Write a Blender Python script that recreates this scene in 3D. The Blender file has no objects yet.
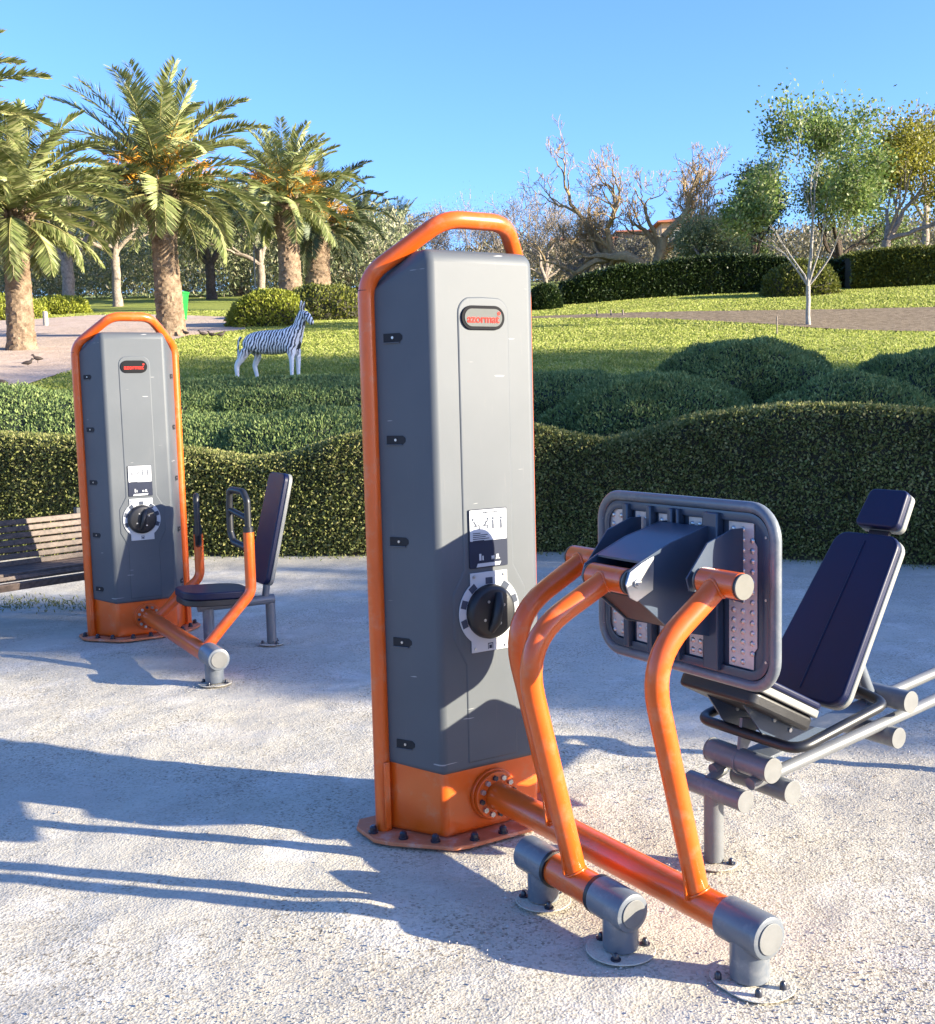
import bpy, bmesh, math, random
import numpy as np
from mathutils import Vector, Matrix, geometry, noise
R = math.radians
rng = np.random.default_rng(7); random.seed(7)
scene = bpy.context.scene; COL = scene.collection

# ------------------------------------------------------------------ camera numbers
FPX, PITCH, ROLL, CAMH = 1104.66, R(5.7456), R(1.4593), 1.4738
FWD = Vector((0, math.cos(PITCH), -math.sin(PITCH)))
UP0 = Vector((0, math.sin(PITCH), math.cos(PITCH)))
RT = Vector((1, 0, 0)) * math.cos(ROLL) - UP0 * math.sin(ROLL)
UP = UP0 * math.cos(ROLL) + Vector((1, 0, 0)) * math.sin(ROLL)
def ray(px, py): return FWD + RT * ((px - 467.5) / FPX) + UP * ((512 - py) / FPX)
def at(px, py, Y):
    d = ray(px, py); return Vector((0, 0, CAMH)) + d * (Y / d.y)
def on_slope(px, py):
    # measured from the photograph: the lawn is the plane z = .14 (y - 3)
    d = ray(px, py); t = (-.42 - CAMH) / (d.z - .14 * d.y); return Vector((0, 0, CAMH)) + d * t
def on_ground(px, py):
    d = ray(px, py); return Vector((0, 0, CAMH)) + d * (-CAMH / d.z)

# ------------------------------------------------------------------ terrain
HB = [(-14, 12.6), (-8, 11.9), (-5.2, 11.45), (-3.6, 11.1), (-2.16, 10.85), (-1.25, 10.68), (.88, 10.57), (2.54, 9.86), (3.9, 9.14), (7.5, 7.2), (16, 2.6), (60, -22)]
def hedge_y(x):
    return float(np.interp(x, [a for a, b in HB], [b for a, b in HB])) if x > -14 else 12.6 + (-14 - x) * .1
def sm(t): t = max(0., min(1., t)); return t * t * (3 - 2 * t)
def T(x, y):
    k = sm((y - hedge_y(x) - .35) / .7)
    zz = .14 * (max(y, 3) - 3) - .78 * math.exp(-max(0, y - hedge_y(x) - .8) / 1.5)
    if y > 45: zz = 5.88 + .14 * (y - 45) * .75
    if y > 150: zz = 16.9
    zz += .036 * max(0, min(x, 30)) * sm((y - 21) / 8)
    return k * zz + .06 * k * noise.noise(Vector((x * .15, y * .15, 0)))

# ------------------------------------------------------------------ materials
def new_mat(name):
    m = bpy.data.materials.new(name); m.use_nodes = True
    nt = m.node_tree; nt.nodes.clear()
    out = nt.nodes.new('ShaderNodeOutputMaterial')
    return m, nt, out
def N(nt, t, **kw):
    n = nt.nodes.new(t)
    for k, v in kw.items():
        if k in n.inputs.keys() if isinstance(k, str) else False: n.inputs[k].default_value = v
        else: setattr(n, k, v)
    return n
def ramp(nt, fac, stops):
    r = nt.nodes.new('ShaderNodeValToRGB'); e = r.color_ramp.elements
    while len(e) < len(stops): e.new(.5)
    for el, (p, c) in zip(e, stops): el.position = p; el.color = (*c, 1)
    nt.links.new(fac, r.inputs[0]); return r.outputs[0]
def noise_tex(nt, scale, detail=4, rough=.55, coord='Object', dist=0, vscale=None):
    tc = nt.nodes.new('ShaderNodeTexCoord'); n = nt.nodes.new('ShaderNodeTexNoise')
    src = tc.outputs[coord]
    if vscale:
        mp = nt.nodes.new('ShaderNodeMapping'); mp.inputs['Scale'].default_value = vscale
        nt.links.new(src, mp.inputs[0]); src = mp.outputs[0]
    nt.links.new(src, n.inputs['Vector'])
    n.inputs['Scale'].default_value = scale; n.inputs['Detail'].default_value = detail; n.inputs['Roughness'].default_value = rough
    n.inputs['Distortion'].default_value = dist
    return n.outputs[0]
def mixc(nt, fac, a, b, mode='MIX'):
    m = nt.nodes.new('ShaderNodeMix'); m.data_type = 'RGBA'; m.blend_type = mode
    for i, v in ((0, fac), (6, a), (7, b)):
        if hasattr(v, 'is_linked'): nt.links.new(v, m.inputs[i])
        elif i == 0: m.inputs[0].default_value = v
        else: m.inputs[i].default_value = (*v, 1)
    return m.outputs[2]
def bump(nt, h, strength=.3, dist=.01, prev=None):
    b = nt.nodes.new('ShaderNodeBump'); b.inputs['Strength'].default_value = strength; b.inputs['Distance'].default_value = dist
    nt.links.new(h, b.inputs['Height'])
    if prev is not None: nt.links.new(prev, b.inputs['Normal'])
    return b.outputs[0]
def finish(nt, out, col, rough=.5, metal=0, norm=None, coat=0, spec=.5):
    p = nt.nodes.new('ShaderNodeBsdfPrincipled')
    for k, v in (('Base Color', col), ('Roughness', rough), ('Metallic', metal)):
        if hasattr(v, 'is_linked'): nt.links.new(v, p.inputs[k])
        else: p.inputs[k].default_value = (*v, 1) if k == 'Base Color' else v
    p.inputs['Coat Weight'].default_value = coat; p.inputs['Coat Roughness'].default_value = .12
    p.inputs['Specular IOR Level'].default_value = spec
    if norm is not None: nt.links.new(norm, p.inputs['Normal'])
    nt.links.new(p.outputs[0], out.inputs[0]); return p
def simple(name, col, rough=.5, metal=0, var=.12, scale=9, coat=0, bmp=.05, spec=.5, dirt=None, dirt_amt=.5):
    m, nt, out = new_mat(name)
    n = noise_tex(nt, scale, 5)
    c = ramp(nt, n, [(.3, tuple(x * (1 - var) for x in col)), (.7, tuple(min(1, x * (1 + var)) for x in col))])
    if dirt:
        d = noise_tex(nt, 14, 8, .7); f = ramp(nt, d, [(.52, (0, 0, 0)), (.72, (dirt_amt,) * 3)])
        c = mixc(nt, f, c, dirt)
    fine = noise_tex(nt, 160, 3)
    rr = nt.nodes.new('ShaderNodeMapRange'); nt.links.new(n, rr.inputs[0]); rr.inputs[3].default_value = rough * .8; rr.inputs[4].default_value = min(1, rough * 1.25)
    finish(nt, out, c, rr.outputs[0], metal, bump(nt, fine, bmp, .002), coat, spec)
    return m
M = {}
M['orange'] = simple('orange_powder_coat', (.66, .098, .006), .30, var=.07, scale=5, coat=.25, bmp=.02, dirt=(.50, .22, .12), dirt_amt=.5)
def plastic_mat():
    m, nt, out = new_mat('grey_moulded_plastic')
    n = noise_tex(nt, 2.2, 4); c = ramp(nt, n, [(.3, (.066, .076, .088)), (.7, (.085, .095, .107))])
    s = noise_tex(nt, 3, 9, .75, vscale=(14, 14, 1.2)); f = ramp(nt, s, [(.60, (0, 0, 0)), (.66, (.22,) * 3)])
    c = mixc(nt, f, c, (.13, .13, .13))
    # scratches
    tc = nt.nodes.new('ShaderNodeTexCoord'); mp = nt.nodes.new('ShaderNodeMapping'); mp.inputs['Rotation'].default_value = (.2, .5, .3); mp.inputs['Scale'].default_value = (3, 3, 34)
    nt.links.new(tc.outputs['Object'], mp.inputs[0]); v = nt.nodes.new('ShaderNodeTexNoise'); v.inputs['Scale'].default_value = 2.0; v.inputs['Detail'].default_value = 2
    nt.links.new(mp.outputs[0], v.inputs['Vector']); f2 = ramp(nt, v.outputs[0], [(.735, (0, 0, 0)), (.75, (.6,) * 3)])
    c = mixc(nt, f2, c, (.45, .45, .44))
    g = noise_tex(nt, 420, 2)
    finish(nt, out, c, .56, 0, bump(nt, g, .12, .0015), 0, .42); return m
M['plastic'] = plastic_mat()
M['greypaint'] = simple('grey_steel_paint', (.12, .135, .155), .36, var=.1, scale=6, coat=.15, dirt=(.4, .37, .33), dirt_amt=.35)
M['silver'] = simple('light_grey_steel', (.15, .155, .16), .42, .15, var=.08, scale=8, coat=.1)
M['capdark'] = simple('cap_taupe', (.11, .105, .09), .45, var=.1, scale=20)
M['capgrey'] = simple('cap_grey', (.15, .15, .145), .45, var=.1, scale=20)
M['bluegrey'] = simple('slate_sheet_metal', (.035, .055, .09), .34, .1, var=.08, scale=5, coat=.2)
M['pad'] = simple('navy_pad', (.002, .005, .034), .42, var=.2, scale=4, bmp=.1, spec=.35)
M['padedge'] = simple('pad_edge_grey', (.22, .22, .20), .4, var=.08)
M['black'] = simple('black_rubber', (.012, .012, .014), .42, var=.2, bmp=.15)
M['slot'] = simple('slot_shade_and_joint_black', (.006, .007, .01), .7)  # black for the painted recess shade and for the hoop joint line
M['darkgrip'] = simple('charcoal_grip', (.010, .011, .014), .4, var=.1)
M['plateface'] = simple('sticker_white', (.46, .47, .48), .55, spec=.3, var=.03)
M['ink'] = simple('printed_dark', (.02, .025, .045), .65, spec=.2)
M['inkgrey'] = simple('printed_grey', (.05, .06, .085), .65, spec=.2)
M['inkred'] = simple('printed_red', (.60, .03, .02), .65, spec=.2)
M['badge'] = simple('badge_grey', (.10, .105, .10), .65, spec=.2)
M['badgedark'] = simple('badge_dark', (.012, .012, .014), .7, spec=.1)
M['bolt'] = simple('black_bolt_cap', (.015, .018, .03), .35, coat=.4)
M['steel'] = simple('galvanised_steel', (.5, .5, .5), .32, .85, var=.1, scale=30)
M['tread'] = simple('rusty_tread_steel', (.50, .47, .46), .42, .25, var=.18, scale=14, dirt=(.30, .14, .07), dirt_amt=.45)
M['dusty'] = simple('dusty_baseplate', (.47, .44, .395), .75, var=.15, scale=12, dirt=(.52, .49, .44), dirt_amt=.9)
M['dustyorange'] = simple('dusty_orange_baseplate', (.55, .17, .07), .65, var=.15, scale=14, dirt=(.52, .44, .38), dirt_amt=.8)
M['wood'] = None
def wood_mat():
    m, nt, out = new_mat('weathered_wood'); n = noise_tex(nt, 3, 6, .6, vscale=(1, 14, 14))
    c = ramp(nt, n, [(.3, (.05, .034, .026)), (.7, (.15, .105, .08))]); finish(nt, out, c, .6, 0, bump(nt, n, .4, .004)); return m
M['wood'] = wood_mat()
def gravel_mat():
    m, nt, out = new_mat('pale_gravel')
    big = noise_tex(nt, .9, 6, .65); mid = noise_tex(nt, 5, 6, .65); fine = noise_tex(nt, 75, 5, .7)
    c = ramp(nt, mid, [(.3, (.49, .445, .35)), (.7, (.58, .535, .435))])
    c = mixc(nt, ramp(nt, big, [(.40, (0, 0, 0)), (.60, (.8,) * 3)]), c, (.46, .425, .36)); c = mixc(nt, ramp(nt, noise_tex(nt, 2.3, 8, .7), [(.52, (0, 0, 0)), (.62, (.7,) * 3)]), c, (.63, .59, .51))
    tc = nt.nodes.new('ShaderNodeTexCoord')
    v = nt.nodes.new('ShaderNodeTexVoronoi'); v.inputs['Scale'].default_value = 130; nt.links.new(tc.outputs['Object'], v.inputs['Vector'])
    bw = nt.nodes.new('ShaderNodeSeparateColor'); nt.links.new(v.outputs['Color'], bw.inputs[0])
    grain = ramp(nt, bw.outputs[0], [(0, (.30, .26, .22)), (.07, (.6, .56, .5)), (.4, (.92, .92, .92)), (1, (1.12, 1.10, 1.06))])
    patch = ramp(nt, noise_tex(nt, 1.3, 6, .65), [(.40, (.25,) * 3), (.60, (1.0,) * 3)])
    c = mixc(nt, patch, c, mixc(nt, 1, c, grain, 'MULTIPLY')); c = mixc(nt, ramp(nt, noise_tex(nt, .8, 7, .7, dist=.6), [(.50, (0, 0, 0)), (.66, (.55,) * 3)]), c, (.36, .325, .27))
    v2 = nt.nodes.new('ShaderNodeTexVoronoi'); v2.inputs['Scale'].default_value = 48; nt.links.new(tc.outputs['Object'], v2.inputs['Vector'])
    s2 = nt.nodes.new('ShaderNodeSeparateColor'); nt.links.new(v2.outputs['Color'], s2.inputs[0])
    f3 = ramp(nt, s2.outputs[1], [(.955, (0, 0, 0)), (.965, (.55,) * 3)])
    
    b = bump(nt, mid, .5, .02); b = bump(nt, fine, .42, .005, b); b = bump(nt, v.outputs['Distance'], .35, .004, b)
    finish(nt, out, c, .92, 0, b, 0, .2); return m
M['gravel'] = gravel_mat()
def grass_mat():
    m, nt, out = new_mat('mown_grass')
    a = noise_tex(nt, .5, 5, .6); b_ = noise_tex(nt, 6, 6, .7); f = noise_tex(nt, 60, 4, .8)
    c = ramp(nt, a, [(.3, (.22, .27, .045)), (.7, (.32, .35, .075))])
    c = mixc(nt, ramp(nt, b_, [(.4, (0, 0, 0)), (.7, (.55,) * 3)]), c, (.25, .26, .07))
    c = mixc(nt, ramp(nt, f, [(.35, (.35,) * 3), (.6, (0, 0, 0))]), c, (.045, .075, .015))
    finish(nt, out, c, .8, 0, bump(nt, f, .9, .04, bump(nt, b_, .5, .06)), 0, .25); return m
M['grass'] = grass_mat()
def earth(name, c1, c2, sc=8):
    m, nt, out = new_mat(name); a = noise_tex(nt, sc, 8, .7); f = noise_tex(nt, sc * 9, 4, .7)
    c = ramp(nt, a, [(.35, c1), (.65, c2)]); c = mixc(nt, ramp(nt, f, [(.3, (.5,) * 3), (.5, (0, 0, 0))]), c, tuple(x * .45 for x in c1))
    finish(nt, out, c, .95, 0, bump(nt, f, .6, .03, bump(nt, a, .5, .08)), 0, .15); return m
M['soil'] = earth('dry_soil', (.13, .095, .06), (.30, .235, .16))
M['path'] = earth('pink_path', (.44, .33, .255), (.54, .42, .34), 2)
def leaf_mat(name, cols, trans=.3, rough=.5, spec=.35):
    m, nt, out = new_mat(name); g = nt.nodes.new('ShaderNodeNewGeometry')
    st = [(i / (len(cols) - 1), c) for i, c in enumerate(cols)]
    c = ramp(nt, g.outputs['Random Per Island'], st)
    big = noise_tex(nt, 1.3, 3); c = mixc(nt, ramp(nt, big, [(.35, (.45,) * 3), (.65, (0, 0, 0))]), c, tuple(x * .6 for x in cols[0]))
    p = finish(nt, out, c, rough, 0, None, 0, spec)
    tr = nt.nodes.new('ShaderNodeBsdfTranslucent'); nt.links.new(c, tr.inputs[0])
    mx = nt.nodes.new('ShaderNodeMixShader'); mx.inputs[0].default_value = trans
    nt.links.new(p.outputs[0], mx.inputs[1]); nt.links.new(tr.outputs[0], mx.inputs[2]); nt.links.new(mx.outputs[0], out.inputs[0])
    return m
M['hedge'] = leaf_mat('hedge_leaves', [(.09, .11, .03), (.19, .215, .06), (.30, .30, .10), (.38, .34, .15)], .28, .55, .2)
M['hedgecore'] = simple('hedge_twigs', (.035, .030, .016), .9, var=.5, scale=20)
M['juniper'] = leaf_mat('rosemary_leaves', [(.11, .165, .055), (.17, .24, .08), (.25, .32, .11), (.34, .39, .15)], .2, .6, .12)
M['junipercore'] = simple('rosemary_twigs', (.012, .018, .010), .9, var=.5, scale=20)
M['darkhedge'] = leaf_mat('hedge_shade_dark_leaves', [(.012, .028, .007), (.03, .055, .014), (.07, .10, .022)], .15)  # dark tone carries the shade on the upper hedge front
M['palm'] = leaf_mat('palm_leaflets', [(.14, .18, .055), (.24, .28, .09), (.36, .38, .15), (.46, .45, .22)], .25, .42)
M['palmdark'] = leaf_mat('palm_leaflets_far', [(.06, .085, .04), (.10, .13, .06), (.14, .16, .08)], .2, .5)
M['rachis'] = simple('palm_midrib', (.22, .20, .07), .5)
M['fruit'] = leaf_mat('palm_fruit_stalks', [(.70, .28, .02), (.80, .42, .05), (.60, .20, .02)], .2)
M['palmtrunk'] = earth('palm_trunk_bark', (.13, .085, .055), (.34, .25, .17), 6)
M['bark'] = earth('pale_bark', (.20, .16, .125), (.40, .33, .27), 10)
M['barkorange'] = earth('sunlit_tan_bark', (.25, .17, .085), (.46, .33, .17), 6)
M['barkdark'] = earth('dark_bark', (.06, .045, .035), (.13, .10, .08), 10)
M['whitebark'] = earth('grey_white_bark', (.33, .30, .27), (.48, .45, .41), 12)
M['young'] = leaf_mat('young_tree_leaves', [(.07, .12, .03), (.13, .19, .05), (.19, .25, .07), (.32, .35, .14)], .3)
M['youngbright'] = leaf_mat('young_tree_bright_leaves', [(.09, .15, .035), (.17, .25, .06), (.26, .34, .09), (.42, .44, .20)], .35)
M['yellow'] = leaf_mat('yellow_green_leaves', [(.16, .17, .02), (.30, .27, .035), (.36, .33, .05)], .35)
M['olive'] = leaf_mat('olive_leaves', [(.10, .14, .05), (.18, .22, .08), (.27, .30, .13), (.36, .35, .19)], .25)
M['dry'] = leaf_mat('dry_twigs', [(.15, .125, .085), (.24, .20, .145), (.31, .26, .20)], .15)
M['bush'] = leaf_mat('bright_bush_leaves', [(.17, .20, .02), (.30, .33, .04), (.40, .40, .07)], .25)
M['conifer'] = leaf_mat('conifer_leaves', [(.012, .03, .015), (.025, .05, .025), (.04, .07, .035)], .1)
M['twigs'] = simple('far_twigs', (.22, .17, .135), .8, var=.3, scale=6)
M['green'] = simple('green_painted_metal', (.015, .30, .04), .4)
M['wall'] = simple('ochre_render_wall', (.42, .29, .19), .85, var=.1, scale=2)
M['roof'] = simple('terracotta_tiles', (.38, .13, .07), .8, var=.2, scale=10)
M['glass'] = simple('dark_window_glass', (.03, .035, .04), .15)
M['bird'] = simple('brown_feathers', (.05, .035, .028), .7)
def zebra_mat():
    m, nt, out = new_mat('zebra_painted_stripes'); tc = nt.nodes.new('ShaderNodeTexCoord')
    w = nt.nodes.new('ShaderNodeTexWave'); w.wave_type = 'BANDS'; w.bands_direction = 'X'
    w.inputs['Scale'].default_value = 7.6; w.inputs['Distortion'].default_value = 5.5; w.inputs['Detail'].default_value = 2; w.inputs['Detail Scale'].default_value = 1.6
    mp = nt.nodes.new('ShaderNodeMapping'); mp.inputs['Rotation'].default_value = (0, R(-18), 0)
    nt.links.new(tc.outputs['Object'], mp.inputs[0]); nt.links.new(mp.outputs[0], w.inputs['Vector'])
    f = ramp(nt, w.outputs[0], [(.38, (1, 1, 1)), (.52, (0, 0, 0))])
    sx = nt.nodes.new('ShaderNodeSeparateXYZ'); nt.links.new(tc.outputs['Object'], sx.inputs[0])
    hi = nt.nodes.new('ShaderNodeMapRange'); nt.links.new(sx.outputs[2], hi.inputs[0]); hi.inputs[1].default_value = .30; hi.inputs[2].default_value = .45
    mu = nt.nodes.new('ShaderNodeMath'); mu.operation = 'MULTIPLY'; nt.links.new(f, mu.inputs[0]); nt.links.new(hi.outputs[0], mu.inputs[1])
    c = mixc(nt, mu.outputs[0], (.80, .79, .76), (.035, .038, .05))
    finish(nt, out, c, .5, 0); return m
M['zebra'] = zebra_mat()

# ------------------------------------------------------------------ object helpers
def tag(o, label=None, cat=None, group=None, kind=None):
    if label: o['label'] = label
    if cat: o['category'] = cat
    if group: o['group'] = group
    if kind: o['kind'] = kind
    return o
def empty(name, loc=(0, 0, 0), rz=0, label=None, cat=None, group=None):
    o = bpy.data.objects.new(name, None); COL.objects.link(o); o.location = loc; o.rotation_euler = (0, 0, rz)
    o.empty_display_size = .1
    return tag(o, label, cat, group)
def link(name, me, mat, parent=None, smooth=35, bevel=0, seg=2):
    mats = mat if isinstance(mat, (list, tuple)) else [mat]
    for x in mats: me.materials.append(x)
    o = bpy.data.objects.new(name, me); COL.objects.link(o)
    if parent: o.parent = parent
    if smooth is not None:
        me.shade_smooth()
        if smooth < 180: me.set_sharp_from_angle(angle=R(smooth))
    if bevel:
        b = o.modifiers.new('bevel', 'BEVEL'); b.width = bevel; b.segments = seg; b.limit_method = 'ANGLE'; b.angle_limit = R(25); b.harden_normals = False
    return o
def obj(name, bm, mat, parent=None, smooth=35, bevel=0, seg=2):
    bmesh.ops.recalc_face_normals(bm, faces=bm.faces)
    me = bpy.data.meshes.new(name); bm.to_mesh(me); bm.free()
    return link(name, me, mat, parent, smooth, bevel, seg)
def L(u, v, z): return Vector((u, -v, z))        # machine frame: u towards the seat, v outwards from the cabinet
def box(bm, lo, hi, mi=0, rot=None, origin=None):
    vs = [Vector((x, y, z)) for x in (lo[0], hi[0]) for y in (lo[1], hi[1]) for z in (lo[2], hi[2])]
    if rot is not None: vs = [origin + rot @ (v - origin) for v in vs] if origin is not None else [rot @ v for v in vs]
    b = [bm.verts.new(v) for v in vs]
    for f in ((0, 1, 3, 2), (4, 6, 7, 5), (0, 4, 5, 1), (2, 3, 7, 6), (0, 2, 6, 4), (1, 5, 7, 3)):
        bm.faces.new([b[i] for i in f]).material_index = mi
def fillet(pts, rad, n=8):
    out = [pts[0]]
    for i in range(1, len(pts) - 1):
        a, b, c = pts[i - 1], pts[i], pts[i + 1]
        d1 = (a - b); d2 = (c - b); ang = d1.angle(d2)
        if ang > math.pi - .02: out.append(b); continue
        r = rad[i] if isinstance(rad, dict) and i in rad else (rad if not isinstance(rad, dict) else .05)
        t = min(r / math.tan(ang / 2), d1.length * .49, d2.length * .49)
        p1 = b + d1.normalized() * t; p2 = b + d2.normalized() * t
        for k in range(n + 1):
            s = k / n; out.append(p1 * (1 - s) ** 2 + b * 2 * s * (1 - s) + p2 * s * s)
    out.append(pts[-1]); return out
def sweep(bm, pts, rad, seg=20, cap=True, closed=False, mi=0, sx=1, sy=1, ref=None):
    n = len(pts); rings = []
    prev = None
    for i, p in enumerate(pts):
        if closed: t = (pts[(i + 1) % n] - pts[i - 1]).normalized()
        else: t = (pts[min(i + 1, n - 1)] - pts[max(i - 1, 0)]).normalized()
        if prev is None:
            a = ref if ref is not None else (Vector((0, 0, 1)) if abs(t.z) < .9 else Vector((1, 0, 0)))
            x = (a - t * a.dot(t)).normalized()
        else: x = (prev - t * prev.dot(t)).normalized()
        prev = x; y = t.cross(x)
        r = rad[i] if isinstance(rad, (list, tuple)) else rad
        rings.append([bm.verts.new(p + x * math.cos(2 * math.pi * k / seg) * r * sx + y * math.sin(2 * math.pi * k / seg) * r * sy) for k in range(seg)])
    for i in range(n - 1 + (1 if closed else 0)):
        A, B = rings[i], rings[(i + 1) % n]
        for k in range(seg):
            f = bm.faces.new((A[k], A[(k + 1) % seg], B[(k + 1) % seg], B[k])); f.material_index = mi
    if cap and not closed:
        bm.faces.new(rings[0][::-1]).material_index = mi; bm.faces.new(rings[-1]).material_index = mi
    return rings
def tube(name, pts, r, mat, parent, fil=.06, seg=22, bevel=0, **kw):
    bm = bmesh.new(); sweep(bm, fillet([Vector(p) for p in pts], fil) if len(pts) > 2 else [Vector(p) for p in pts], r, seg, **kw)
    return obj(name, bm, mat, parent, 40, bevel)
def cyl(name, a, b, r, mat, parent, bevel=.003, seg=32):
    return tube(name, [a, b], r, mat, parent, seg=seg, bevel=bevel)
def prism(bm, poly, axis_vec, mi=0):
    """poly: list of Vectors, extruded by axis_vec"""
    a = [bm.verts.new(p) for p in poly]; b = [bm.verts.new(p + axis_vec) for p in poly]
    bm.faces.new(a).material_index = mi; bm.faces.new(b[::-1]).material_index = mi
    n = len(a)
    for i in range(n): bm.faces.new((a[i], b[i], b[(i + 1) % n], a[(i + 1) % n])).material_index = mi
def rrect(w, h, r, n=6):
    o = []
    for cx, cy, a0 in ((w - r, h - r, 0), (-w + r, h - r, 90), (-w + r, -h + r, 180), (w - r, -h + r, 270)):
        for k in range(n + 1):
            a = R(a0 + 90 * k / n); o.append((cx + r * math.cos(a), cy + r * math.sin(a)))
    return o
def quads(name, V, mat, parent=None, nper=4):
    """V: (N, nper, 3) array of polygons"""
    V = np.asarray(V, dtype=np.float32); n = len(V); me = bpy.data.meshes.new(name)
    me.vertices.add(n * nper); me.vertices.foreach_set('co', V.reshape(-1))
    me.loops.add(n * nper); me.loops.foreach_set('vertex_index', np.arange(n * nper, dtype=np.int32))
    me.polygons.add(n); me.polygons.foreach_set('loop_start', np.arange(0, n * nper, nper, dtype=np.int32))
    me.update(calc_edges=True); me.validate()
    return link(name, me, mat, parent, None)
def norm(a): return a / (np.linalg.norm(a, axis=-1, keepdims=True) + 1e-9)
def leaf_quads(P, D, ln, wd, tilt=.6, up=0.):
    """rhombic leaves at P pointing along D with random jitter"""
    n = len(P); D = norm(D + tilt * rng.normal(size=(n, 3)) + np.array([0, 0, up]))
    S = norm(np.cross(D, rng.normal(size=(n, 3)))); l = (ln * rng.uniform(.6, 1.3, n))[:, None]; w = (wd * rng.uniform(.6, 1.3, n))[:, None]
    return np.stack([P, P + D * l * .45 + S * w * .5, P + D * l, P + D * l * .45 - S * w * .5], 1)

# ------------------------------------------------------------------ gym machines: shared cabinet
W2 = .313
def lettering(text, size, mat, parent, name, loc, rot, depth=.0012):
    c = bpy.data.curves.new(name, 'FONT'); c.body = text; c.size = size; c.align_x = 'CENTER'; c.align_y = 'CENTER'; c.extrude = depth; c.offset = size * .015
    t = bpy.data.objects.new(name + '_src', c); COL.objects.link(t)
    dg = bpy.context.evaluated_depsgraph_get(); me = bpy.data.meshes.new_from_object(t.evaluated_get(dg))
    bpy.data.objects.remove(t); me.name = name
    me.transform(Matrix.Translation(loc) @ rot.to_4x4())
    return link(name, me, mat, parent, None)
FRONT = Matrix(((1, 0, 0), (0, 0, -1), (0, 1, 0)))   # text plane -> facing -Y (v outward), reading along +u
def frontpoly(bm, pts, v0, v1, mi=0, du=0, dz=0):
    prism(bm, [L(du + a, v0, dz + b) for a, b in pts], L(0, v1 - v0, 0), mi)
def cabinet(root, seed):
    rnd = random.Random(seed)
    # base plate
    bm = bmesh.new()
    out = [(-.345, -.13), (-.385, -.07), (-.385, .06), (-.35, .12), (-.20, .275), (-.15, .29), (.15, .29), (.20, .275), (.35, .12), (.385, .06), (.385, -.07), (.345, -.13)]
    prism(bm, [L(a, b, .002) for a, b in out], Vector((0, 0, .014)))
    bp = obj('base_plate', bm, M['dustyorange'], root, 30, .003)
    bolts = [(-.36, .01), (-.30, .115), (-.225, .20), (-.11, .262), (.0, .268), (.11, .262), (.225, .20), (.30, .115), (.36, .01)]
    for a, b in bolts:
        bm = bmesh.new(); c = L(a, b, .016)
        sweep(bm, [c, c + Vector((0, 0, .006))], .017, 14); sweep(bm, [c + Vector((0, 0, .006)), c + Vector((0, 0, .020)), c + Vector((0, 0, .026))], [.0125, .0125, .007], 12)
        obj('bolt_cap', bm, M['bolt'], bp)
    # orange plinth
    bm = bmesh.new()
    pl = [(-.295, -.03), (-.295, .018), (-.190, .206), (.190, .206), (.295, .018), (.295, -.03)]
    prism(bm, [L(a, b, .017) for a, b in pl], Vector((0, 0, .30)))
    obj('plinth', bm, M['orange'], root, 30, .018, 4)
    # grey shell: convex hull
    bm = bmesh.new(); zb = .236
    for s in (-1, 1):
        for p in ((s * .300, .014, zb + .012), (s * .300, .014, 1.835), (s * .300, -.045, zb + .012), (s * .300, -.045, 1.835), (s * .196, .2178, zb), (s * .196, .2178, 1.935), (s * .192, .19, 1.960), (s * .192, -.045, 1.965)):
            bm.verts.new(L(*p))
    bmesh.ops.convex_hull(bm, input=bm.verts); 
    bmesh.ops.dissolve_limit(bm, angle_limit=R(2), verts=bm.verts, edges=bm.edges)
    shell = obj('shell', bm, M['plastic'], root, 40, .028, 7)
    # raised centre panel with a wider field round the dial
    bm = bmesh.new(); pts = []
    for k in range(13):
        a = R(180 * k / 12); pts.append((.045 * (1 if k < 6 else -1 if k > 6 else 0) + .055 * math.cos(a), 1.755 + .055 * math.sin(a)))
    pts += [(-.10, .92), (-.145, .84), (-.145, .69), (-.10, .60), (-.10, .262), (.10, .262), (.10, .60), (.145, .69), (.145, .84), (.10, .92)]
    frontpoly(bm, pts, .205, .2212); obj('centre_panel', bm, M['plastic'], shell, 30, .0070, 6)
    # badge
    bm = bmesh.new(); frontpoly(bm, rrect(.083, .039, .0385, 8), .2226, .2275, 0, -.004, 1.742)
    bd = obj('badge', bm, M['badgedark'], root, 30, .0015)
    bm = bmesh.new(); frontpoly(bm, rrect(.072, .0285, .028, 8), .2278, .2292, 0, -.004, 1.742)
    obj('badge_face', bm, M['badge'] if seed == 1 else M['badgedark'], bd, 30)
    lettering('azormat', .037, M['inkred'], bd, 'badge_lettering', L(-.006, .2298, 1.737), FRONT)
    bm = bmesh.new(); c = L(.055, .2294, 1.756); sweep(bm, [c, c + L(0, .0012, 0)], .006, 14); obj('badge_mark', bm, M['inkred'], bd)
    # instruction sign
    bm = bmesh.new(); frontpoly(bm, rrect(.0755, .098, .004, 3), .2226, .2262, 0, -.004, 1.019); sg = obj('instruction_sign', bm, M['ink'], root, 30, .001)
    bm = bmesh.new(); frontpoly(bm, rrect(.0725, .0515, .003, 3), .2264, .2276, 0, -.004, 1.063); obj('sign_panel', bm, M['plateface'], sg, 30)
    bm = bmesh.new()                                   # little printed figures and text lines
    lettering('AZORMAT FITNESS', .0085, M['inkgrey'], sg, 'sign_heading', L(-.004, .2280, 1.104), FRONT, .0003)
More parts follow.
